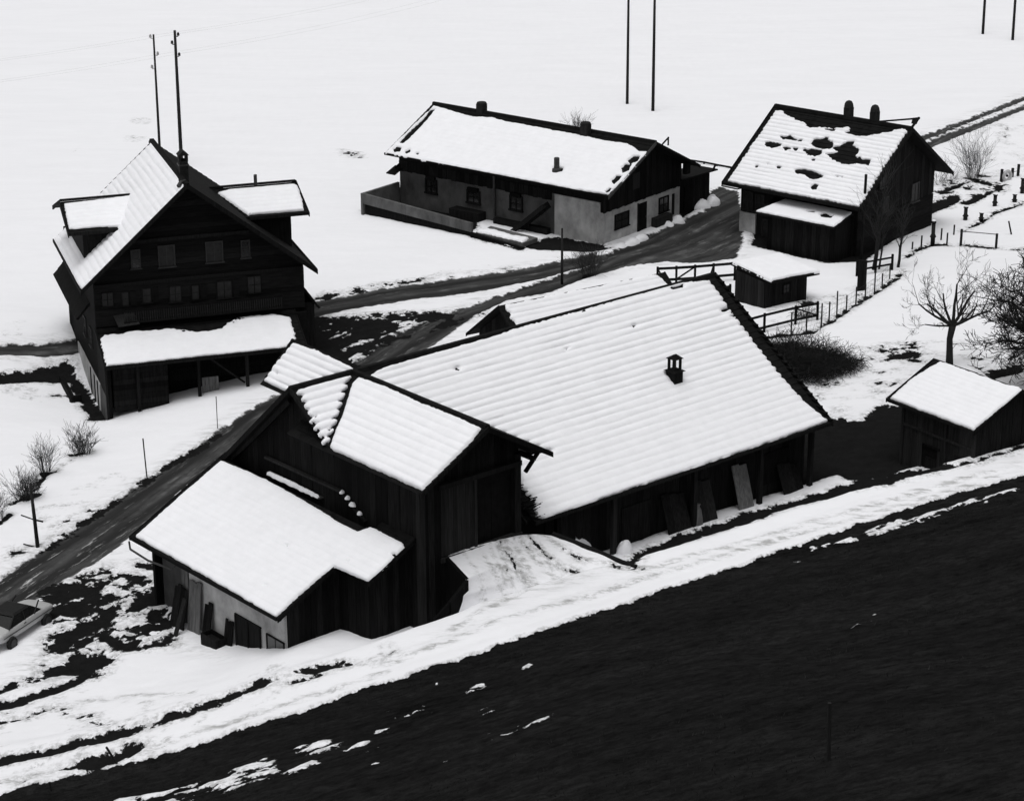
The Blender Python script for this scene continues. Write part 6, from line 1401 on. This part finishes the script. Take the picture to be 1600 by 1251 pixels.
for p, lb in zip(D['FAT'], fat_lab):
    z = gz(p[0], p[1])
    R = root('stout_post', (p[0], p[1]), z, 0, lb, 'post', 'stout posts along the garden bank')
    h = p[3]
    MB().lathe((0, 0, z-.2), [(.15, 0), (.15, h*.3+.2), (.22, h*.34+.2), (.13, h*.45+.2), (.13, h*.85+.2)], 10).build('shaft', M_POLE, R, True)
    MB().lathe((0, 0, z+h*.85), [(.17, 0), (.17, h*.06), (.1, h*.1)], 10).build('cap', M_PLANK, R, True)
    MB().blob((0, 0, z+h*.95+.1), .15, .15, .1, 5, 8, 4).build('snow_cap', M_SNOW, R, True)
P = D['POST3']
R = root('field_fence', (P[0][0], P[0][1]), P[0][2], 0, 'three short fence posts at the right edge around the white ring', 'fence')
for p in P:
    MB().tube([(p[0]-P[0][0], p[1]-P[0][1], p[2]-.3), (p[0]-P[0][0]+.03, p[1]-P[0][1], p[2]+p[3])], .11, 7).build('post', M_POLE, R)
MB().tube([(P[0][0]-P[0][0], 0, P[0][2]+.5), (P[2][0]-P[0][0], P[2][1]-P[0][1], P[2][2]+.5)], .02, 4).build('strand', M_FWIRE, R)
x, y = D['p_tyre'][:2]; z = gz(x, y)
R = root('white_tyre', (x, y), z, 30, 'white painted ring standing upright by the stout post at the right edge', 'tyre')
ty = MB(); n, k = 20, 8; vs = []; fs = []
for i in range(n):
    a = 2*math.pi*i/n
    for j in range(k):
        b = 2*math.pi*j/k; rr = .34+.13*math.cos(b)
        vs.append((rr*math.cos(a), .12*math.sin(b), z+.45+rr*math.sin(a)))
for i in range(n):
    for j in range(k):
        fs.append((i*k+j, ((i+1) % n)*k+j, ((i+1) % n)*k+(j+1) % k, i*k+(j+1) % k))
ty.add(vs, fs); fixn(ty.build('ring', M_PAINT, R, True))
MB().lathe((0, 0, z+.38), [(.1, 0), (.1, .14)], 8).build('hub_stub', M_BLACK, R)
p = D['p_stake']; z = gz(p[0], p[1])
tag(MB().tube([(p[0], p[1], z-.2), (p[0]-.32, p[1], z+1.05)], .055, 6).build('stake', M_POLE), 'stake tilting left on the snow slope at the right edge', 'stake')
p = D['p_panel']; z = gz(p[0], p[1])
R = root('board_screen', (p[0], p[1]), z, 30, 'upright dark board screen standing in the snowy garden', 'screen')
for i in range(3):
    MB().box(-.33+i*.22, -.33+i*.22+.205, -.05, .05+.01*i, z-.2, z+2.15-.06*i).build('plank', M_WOOD, R)
MB().box(-.35, .35, .062, .11, z+1.6, z+1.7).build('batten', M_WOOD, R)
R = root('rail_fence', (22.1, 147.6), gz(22.1, 147.6), 20, 'short dark rails between the saplings by the garden', 'fence')
zz = gz(22.1, 147.6)
for dy, h in ((0, .55), (.1, .95)):
    MB().bar((0, dy, zz+h), (2.9, dy+.6, zz+h-.05), .1).build('rail', M_WOOD, R)
for x in (0, 1.5, 2.85):
    MB().box(x-.06, x+.06, -.02+.2*x, .1+.2*x, zz-.2, zz+1.15).build('post', M_WOOD, R)

def rails(name, label, pts, hs, w=.11, extra=()):
    """post and rail fence along ground points"""
    x0, y0 = pts[0]; z0 = gz(x0, y0)
    R = root(name, (x0, y0), z0, 0, label, 'fence')
    for i, (x, y) in enumerate(pts):
        z = gz(x, y)
        MB().box(x-x0-.07, x-x0+.07, y-y0-.07, y-y0+.07, z-.3, z+max(hs)+(.12 if max(hs) > .3 else .04)).build('post', M_WOOD, R)
    for (xa, ya), (xb, yb) in zip(pts[:-1], pts[1:]):
        for h in hs:
            MB().bar((xa-x0, ya-y0, gz(xa, ya)+h), (xb-x0, yb-y0, gz(xb, yb)+h), w*.6, w).build('rail', M_WOOD, R)
    for xa, ya, ha, xb, yb, hb in extra:
        MB().bar((xa-x0, ya-y0, gz(xa, ya)+ha), (xb-x0, yb-y0, gz(xb, yb)+hb), .07, .09).build('brace', M_WOOD, R)
rails('paddock_fence', 'two-rail wooden paddock fence in front of the garden hut', [(12.9, 133.6), (14.9, 135.1), (16.9, 136.5), (18.3, 137.3)], (.4, 1.15), .13, ((16.9, 136.5, 1.1, 18.3, 137.3, .4),))
rails('paddock_fence', 'dark wooden paddock fence between the barn ridge and the road', [(9.2, 145.4), (10.4, 145.6), (11.6, 145.9), (12.8, 146.3), (14.2, 146.8)], (.45, 1.2), .15, ((9.2, 145.4, 1.2, 10.0, 143.4, .1), (12.8, 146.3, 1.2, 12.2, 144.6, .1), (10.4, 145.6, .45, 11.6, 145.9, 1.2)))
rails('paddock_fence', 'short rail fence joining the garden hut to the barn corner', [(11.6, 140.4), (12.6, 141.4), (13.5, 142.2)], (.35, .95), .12, ((11.6, 140.4, .95, 12.2, 139.2, .1),))
rails('field_fence', 'low dark fence line between the long farm building and the patchy roofed house', D['FENCE4'], (.22,), .12)

# ------------------------------------------------------------------ car at the lower left
def make_car():
    (ax, ay), (bx, by) = at('p_carA'), at('p_carB')
    d = Vector((ax-bx, ay-by, 0)).normalized()
    L = 4.3
    c = Vector((ax, ay, 0))-d*(L/2-.15)+Vector((-d.y, d.x, 0))*.55
    z = gz(c.x, c.y)+.12
    R = root('parked_car', (c.x, c.y), z, math.degrees(math.atan2(d.y, d.x)), 'white two-door car with a dark top, cut off by the left edge', 'car')
    # stations along the length: x, half width, sill z, belt z (top of the side), crown z
    st = [(-2.12, .62, .42, .62, .66), (-2.02, .74, .32, .74, .80), (-1.5, .80, .28, .82, .90), (-.6, .82, .26, .86, .94), (.3, .82, .26, .87, .95), (.9, .81, .27, .85, .92), (1.5, .79, .29, .79, .86), (1.98, .72, .33, .70, .76), (2.12, .62, .42, .60, .64)]
    vs, fs = [], []; K = 12
    for x, w, s, b, t in st:
        ring = [(-w*.86, s), (-w, s+.12), (-w*1.0, (s+b)/2+.04), (-w*.97, b-.03), (-w*.88, b+.02), (-w*.4, t), (w*.4, t), (w*.88, b+.02), (w*.97, b-.03), (w, (s+b)/2+.04), (w, s+.12), (w*.86, s)]
        vs += [(x, y, z+q) for y, q in ring]
    for i in range(len(st)-1):
        for j in range(K):
            fs.append((i*K+j, i*K+(j+1) % K, (i+1)*K+(j+1) % K, (i+1)*K+j))
    fs += [tuple(range(K)), tuple(range((len(st)-1)*K, len(st)*K))[::-1]]
    o = fixn(MB().add(vs, fs).build('body', M_PAINT, R, True))
    md = o.modifiers.new('soft', 'SUBSURF'); md.levels = md.render_levels = 1
    def cab(x0, x1, x2, x3, zb, zt, wb, wt):
        return [(x0, -wb, zb), (x3, -wb, zb), (x3, wb, zb), (x0, wb, zb)], [(x1, -wt, zt), (x2, -wt, zt), (x2, wt, zt), (x1, wt, zt)]
    a, b = cab(-1.35, -.75, .45, 1.05, z+.86, z+1.26, .74, .60)
    g = fixn(MB().hexa(a, b).build('side_glass', M_GLASS, R, False))
    a, b = cab(-.86, -.72, .30, .46, z+1.25, z+1.33, .61, .53)
    fixn(MB().hexa(a, b).build('soft_top', M_BLACK, R))
    for x0, x1 in ((-1.38, -.8), (.5, 1.08), (-.2, -.16)):
        for s in (-1, 1):
            MB().bar((x0, s*.745, z+.86), (x1, s*.61, z+1.27), .05).build('pillar', M_BLACK, R)
    for x in (-1.32, 1.30):
        for s in (-1, 1):
            y0 = s*.80
            w = MB(); n = 16
            prof = [(-.09, .22), (-.10, .29), (-.05, .32), (.05, .32), (.10, .29), (.09, .22)]
            vv = [(x+r*math.cos(2*math.pi*i/n), y0+q, z+.31-.12+r*math.sin(2*math.pi*i/n)) for q, r in prof for i in range(n)]
            ff = [(k*n+i, k*n+(i+1) % n, (k+1)*n+(i+1) % n, (k+1)*n+i) for k in range(len(prof)-1) for i in range(n)]+[tuple(range(n)), tuple(range((len(prof)-1)*n, len(prof)*n))]
            t = fixn(w.add(vv, ff).build('wheel', M_BLACK, R, True))
            h = [(x+.2*math.cos(2*math.pi*i/12), y0+s*.095, z+.19+.2*math.sin(2*math.pi*i/12)) for i in range(12)]
            fixn(MB().prism(h, (0, s*.012, 0)).build('hubcap', M_METAL, t))
    for s in (-1, 1):
        MB().lathe((0, 0, 0), [(.001, 0), (.001, .001)], 4)
        hl = [(2.09, s*.48+.1*math.cos(2*math.pi*i/12), z+.56+.085*math.sin(2*math.pi*i/12)) for i in range(12)]
        fixn(MB().prism(hl, (.05, 0, 0)).build('headlight', M_METAL, R))
    for x in (2.15, -2.17):
        fixn(MB().box(x-.05, x+.05, -.70, .70, z+.36, z+.46).build('bumper', M_METAL, R))
    for s in (-1, 1):
        fixn(MB().box(-1.9, 1.9, s*.815-.012, s*.815+.012, z+.60, z+.63).build('side_trim', M_METAL, R))
        fixn(MB().box(-.35, -.2, s*.80-.02, s*.80+.03, z+.74, z+.77).build('door_handle', M_METAL, R))
make_car()

# ------------------------------------------------------------------ things leaning on the buildings
ba = math.radians(40.32); bU = Vector((math.cos(ba), math.sin(ba), 0)); bV = Vector((-math.sin(ba), math.cos(ba), 0))
def bw_(x, y, z=0):
    return Vector((D['BA'][0], D['BA'][1], z))+bU*x+bV*y
def leaning(label, x, y, w, h, lean, z, m, deg=130.32, n=1, th=.05, name='leaning_board', cat='board', group=None):
    """boards leaning towards +local y (the wall)"""
    p = bw_(x, y)
    R = root(name, (p.x, p.y), z, deg, label, cat, group)
    ww = w/n
    for i in range(n):
        q0 = -w/2+i*ww+.006; q1 = -w/2+(i+1)*ww-.006
        hh = h*(1-.06*((i*7) % 3)/2)
        fixn(MB().hexa([(q0, -lean, z-.15), (q1, -lean, z-.15), (q1, -lean-th, z-.15), (q0, -lean-th, z-.15)], [(q0, -.02, z+hh), (q1, -.02, z+hh), (q1, -.02-th, z+hh), (q0, -.02-th, z+hh)]).build('board', m, R))
    return R
# lean-to wall faces -x: boards leaning there (local y of the board frame = +x of the barn)
D1 = 40.32-90
def lean_wall(label, y, w, h, lean, m, n=1, cat='board', dx=0):
    p = bw_(-4.30-dx, y); z = gz(*(p-bU*lean)[:2])
    R = root('leaning_board', (p.x, p.y), z, D1, label, cat)
    ww = w/n; rg = random.Random(int(y*100))
    for i in range(n):
        q0 = -w/2+i*ww+.008; q1 = -w/2+(i+1)*ww-.008
        hh = h*rg.uniform(.9, 1.03)
        fixn(MB().hexa([(q0, -lean-.05, z-.3), (q1, -lean-.05, z-.3), (q1, -lean, z-.3), (q0, -lean, z-.3)], [(q0, -.06, z+hh), (q1, -.06, z+hh), (q1, -.01, z+hh), (q0, -.01, z+hh)]).build('board', m, R))
lean_wall('pale splintered boards propped upright near the far end of the plaster wall', 1.55, .95, 2.5, .3, M_PALE, 3)
lean_wall('dark boards leaning left of the pale splintered boards', 2.6, 1.1, 2.0, .5, M_WOOD, 4, dx=.05)
lean_wall('dark rounded sledge board leaning right of the pale boards', .55, .6, 1.75, .35, M_WOOD, 2)
lean_wall('narrow pale plank leaning in front of the dark boards', 1.95, .28, 1.75, .75, M_PLANK, 1, dx=.35)
lean_wall('dark slatted hurdle leaning on the plaster wall beside the lean-to door', -1.05, .62, 1.25, .25, M_WOOD, 4, 'hurdle')
p = bw_(-4.75, -.35); z = gz(p.x, p.y)
R = root('wooden_crate', (p.x, p.y), z, 40.32, 'dark wooden trough box at the foot of the plaster wall', 'box')
for x0, x1, y0, y1 in ((-.3, .3, -.6, -.55), (-.3, .3, .55, .6), (-.3, -.25, -.55, .55), (.25, .3, -.55, .55)):
    MB().box(x0, x1, y0, y1, z-.2, z+.55).build('side_board', M_WOOD, R)
MB().box(-.25, .25, -.55, .55, z+.3, z+.34).build('lid', M_PLANK, R)
# boards under the barn eave
for x, w, h, m, n, lb in ((20.7, 1.0, 2.2, M_PALE, 2, 'pale grey boards leaning under the barn eave, the brightest pair'), (18.2, 1.1, 2.0, M_PLANK, 2, 'broad dim board leaning under the barn eave left of the pale pair'), (16.3, 1.5, 1.9, M_WOOD, 3, 'dark hurdle leaning under the barn eave'), (24.0, 1.4, 1.5, M_WOOD, 3, 'dark boards stacked against the barn wall near its right corner')):
    p = bw_(x, -7.12); z = gz(*(p-bV*.6)[:2])
    R = root('leaning_board', (p.x, p.y), z, 40.32, lb, 'board')
    ww = w/n
    for i in range(n):
        q0 = -w/2+i*ww+.01; q1 = -w/2+(i+1)*ww-.01
        fixn(MB().hexa([(q0, -.75-.05, z-.2), (q1, -.75-.05, z-.2), (q1, -.75, z-.2), (q0, -.75, z-.2)], [(q0, -.08, z+h-.1*i), (q1, -.08, z+h-.1*i), (q1, -.02, z+h-.1*i), (q0, -.02, z+h-.1*i)]).build('board', m, R))
p = bw_(17.5, -7.65); z = gz(p.x, p.y)
R = root('feed_sack', (p.x, p.y), z, 0, 'pale slumped sack standing under the barn eave', 'sack')
MB().lathe((0, 0, z-.1), [(.26, 0), (.3, .25), (.27, .6), (.2, .95), (.12, 1.1), (.17, 1.22)], 12).build('sack_body', M_PALE, R, True)

# ------------------------------------------------------------------ heaps of snow
def heap(x, y, rx, ry, rz, label, seed, deg=0, parts=1):
    z = gz(x, y)
    mb = MB(); rg = random.Random(seed)
    R = root('snow_heap', (x, y), z, deg, label, 'snow heap')
    for i in range(parts):
        mb.blob((rx*1.4*(i-(parts-1)/2), rg.uniform(-.1, .1), z), rx*rg.uniform(.7, 1.1), ry*rg.uniform(.7, 1.1), rz*rg.uniform(.6, 1.1), seed+i, 18, 8)
    mb.build('snow_lump', M_SNOW, R, True)
heap(*at('p_snowpile1'), .9, .6, .75, 'rounded snow heap past the dark annex by the yard', 3, 40, 2)
heap(*at('p_snowpile2'), .7, .5, .6, 'pair of snow lumps before the gable bench of the long farm building', 4, 52, 2)
heap(*at('p_snowpile3'), .8, .45, .45, 'shovelled snow bank at the near corner of the long farm building', 6, 52, 3)
p = D['p_heap']; heap(p[0], p[1], 1.15, .8, 2.0, 'pointed snow heap under the left end of the barn eave', 8, 40, 1)
p = bw_(12.6, -7.9); heap(p.x, p.y, .55, .5, .75, 'small round snow lump by the eave post of the barn', 9, 40, 1)
p = bw_(-5.9, 2.2); heap(p.x, p.y, .6, .5, .12, 'lumpy snow swept against the leaning boards of the lean-to', 13, 100, 3)

# ------------------------------------------------------------------ churned snow and clods by the car, grass blades
def blades(name, n, seed, xr, yr, test, m, h0, h1):
    rg = np.random.RandomState(seed)
    x = rg.uniform(xr[0], xr[1], n); y = rg.uniform(yr[0], yr[1], n)
    k = test(x, y); x, y = x[k], y[k]; n = len(x)
    z = terr(x, y)+.03
    h = rg.uniform(h0, h1, n); a = rg.uniform(0, 6.28, n); w = h*.22
    dx, dy = np.cos(a)*w, np.sin(a)*w
    lx, ly = rg.normal(0, .9, n)*h, rg.normal(0, .9, n)*h-h*.5
    V = np.empty((n, 3, 3)); V[:, 0] = np.stack([x-dx, y-dy, z-.06], 1); V[:, 1] = np.stack([x+dx, y+dy, z-.06], 1); V[:, 2] = np.stack([x+lx, y+ly, z+h], 1)
    o = arr_mesh(name, V.reshape(-1, 3), np.arange(n*3).reshape(-1, 3), m, None, False)
    o['kind'] = 'stuff'
M_GRASS = mat('winter grass', .022, .9, .6, 1.2, bump=0, spec=0)
def on_meadow(x, y):
    ef, eb, s_ = edges(x, y)
    c = fbm(s_*.35, ef*1.1, 61, 3)
    ok = (ef > .35) & (y > 46) & (rng_keep(x, y) < c*1.5-.25)
    for poly, t in D['HILLSNOW']:
        ok &= ~(poly_sd(x, y, poly) > -.15)
    return ok
def rng_keep(x, y): return hashn(np.floor(x*977), np.floor(y*911), 4)
blades('meadow_grass', 90000, 5, (-26, 30), (46, 108), on_meadow, M_GRASS, .025, .075)

# low dark kerb wall at the farmhouse corner
P = D['STUB']
R = root('low_wall', P[0], gz(*P[0]), 0, 'low dark garden wall bending below the left side of the tall farmhouse', 'wall')
for i, (a, b) in enumerate(zip(P[:-1], P[1:])):
    za, zb = gz(*a), gz(*b)
    q = [Vector((a[0]-P[0][0], a[1]-P[0][1], za-.3)), Vector((b[0]-P[0][0], b[1]-P[0][1], zb-.3))]
    d = (q[1]-q[0]); n = Vector((-d.y, d.x, 0)).normalized()*.22
    fixn(MB().prism([q[0], q[1], q[1]+Vector((0, 0, .75)), q[0]+Vector((0, 0, .75))], n).build('wall_section', M_WOOD, R))
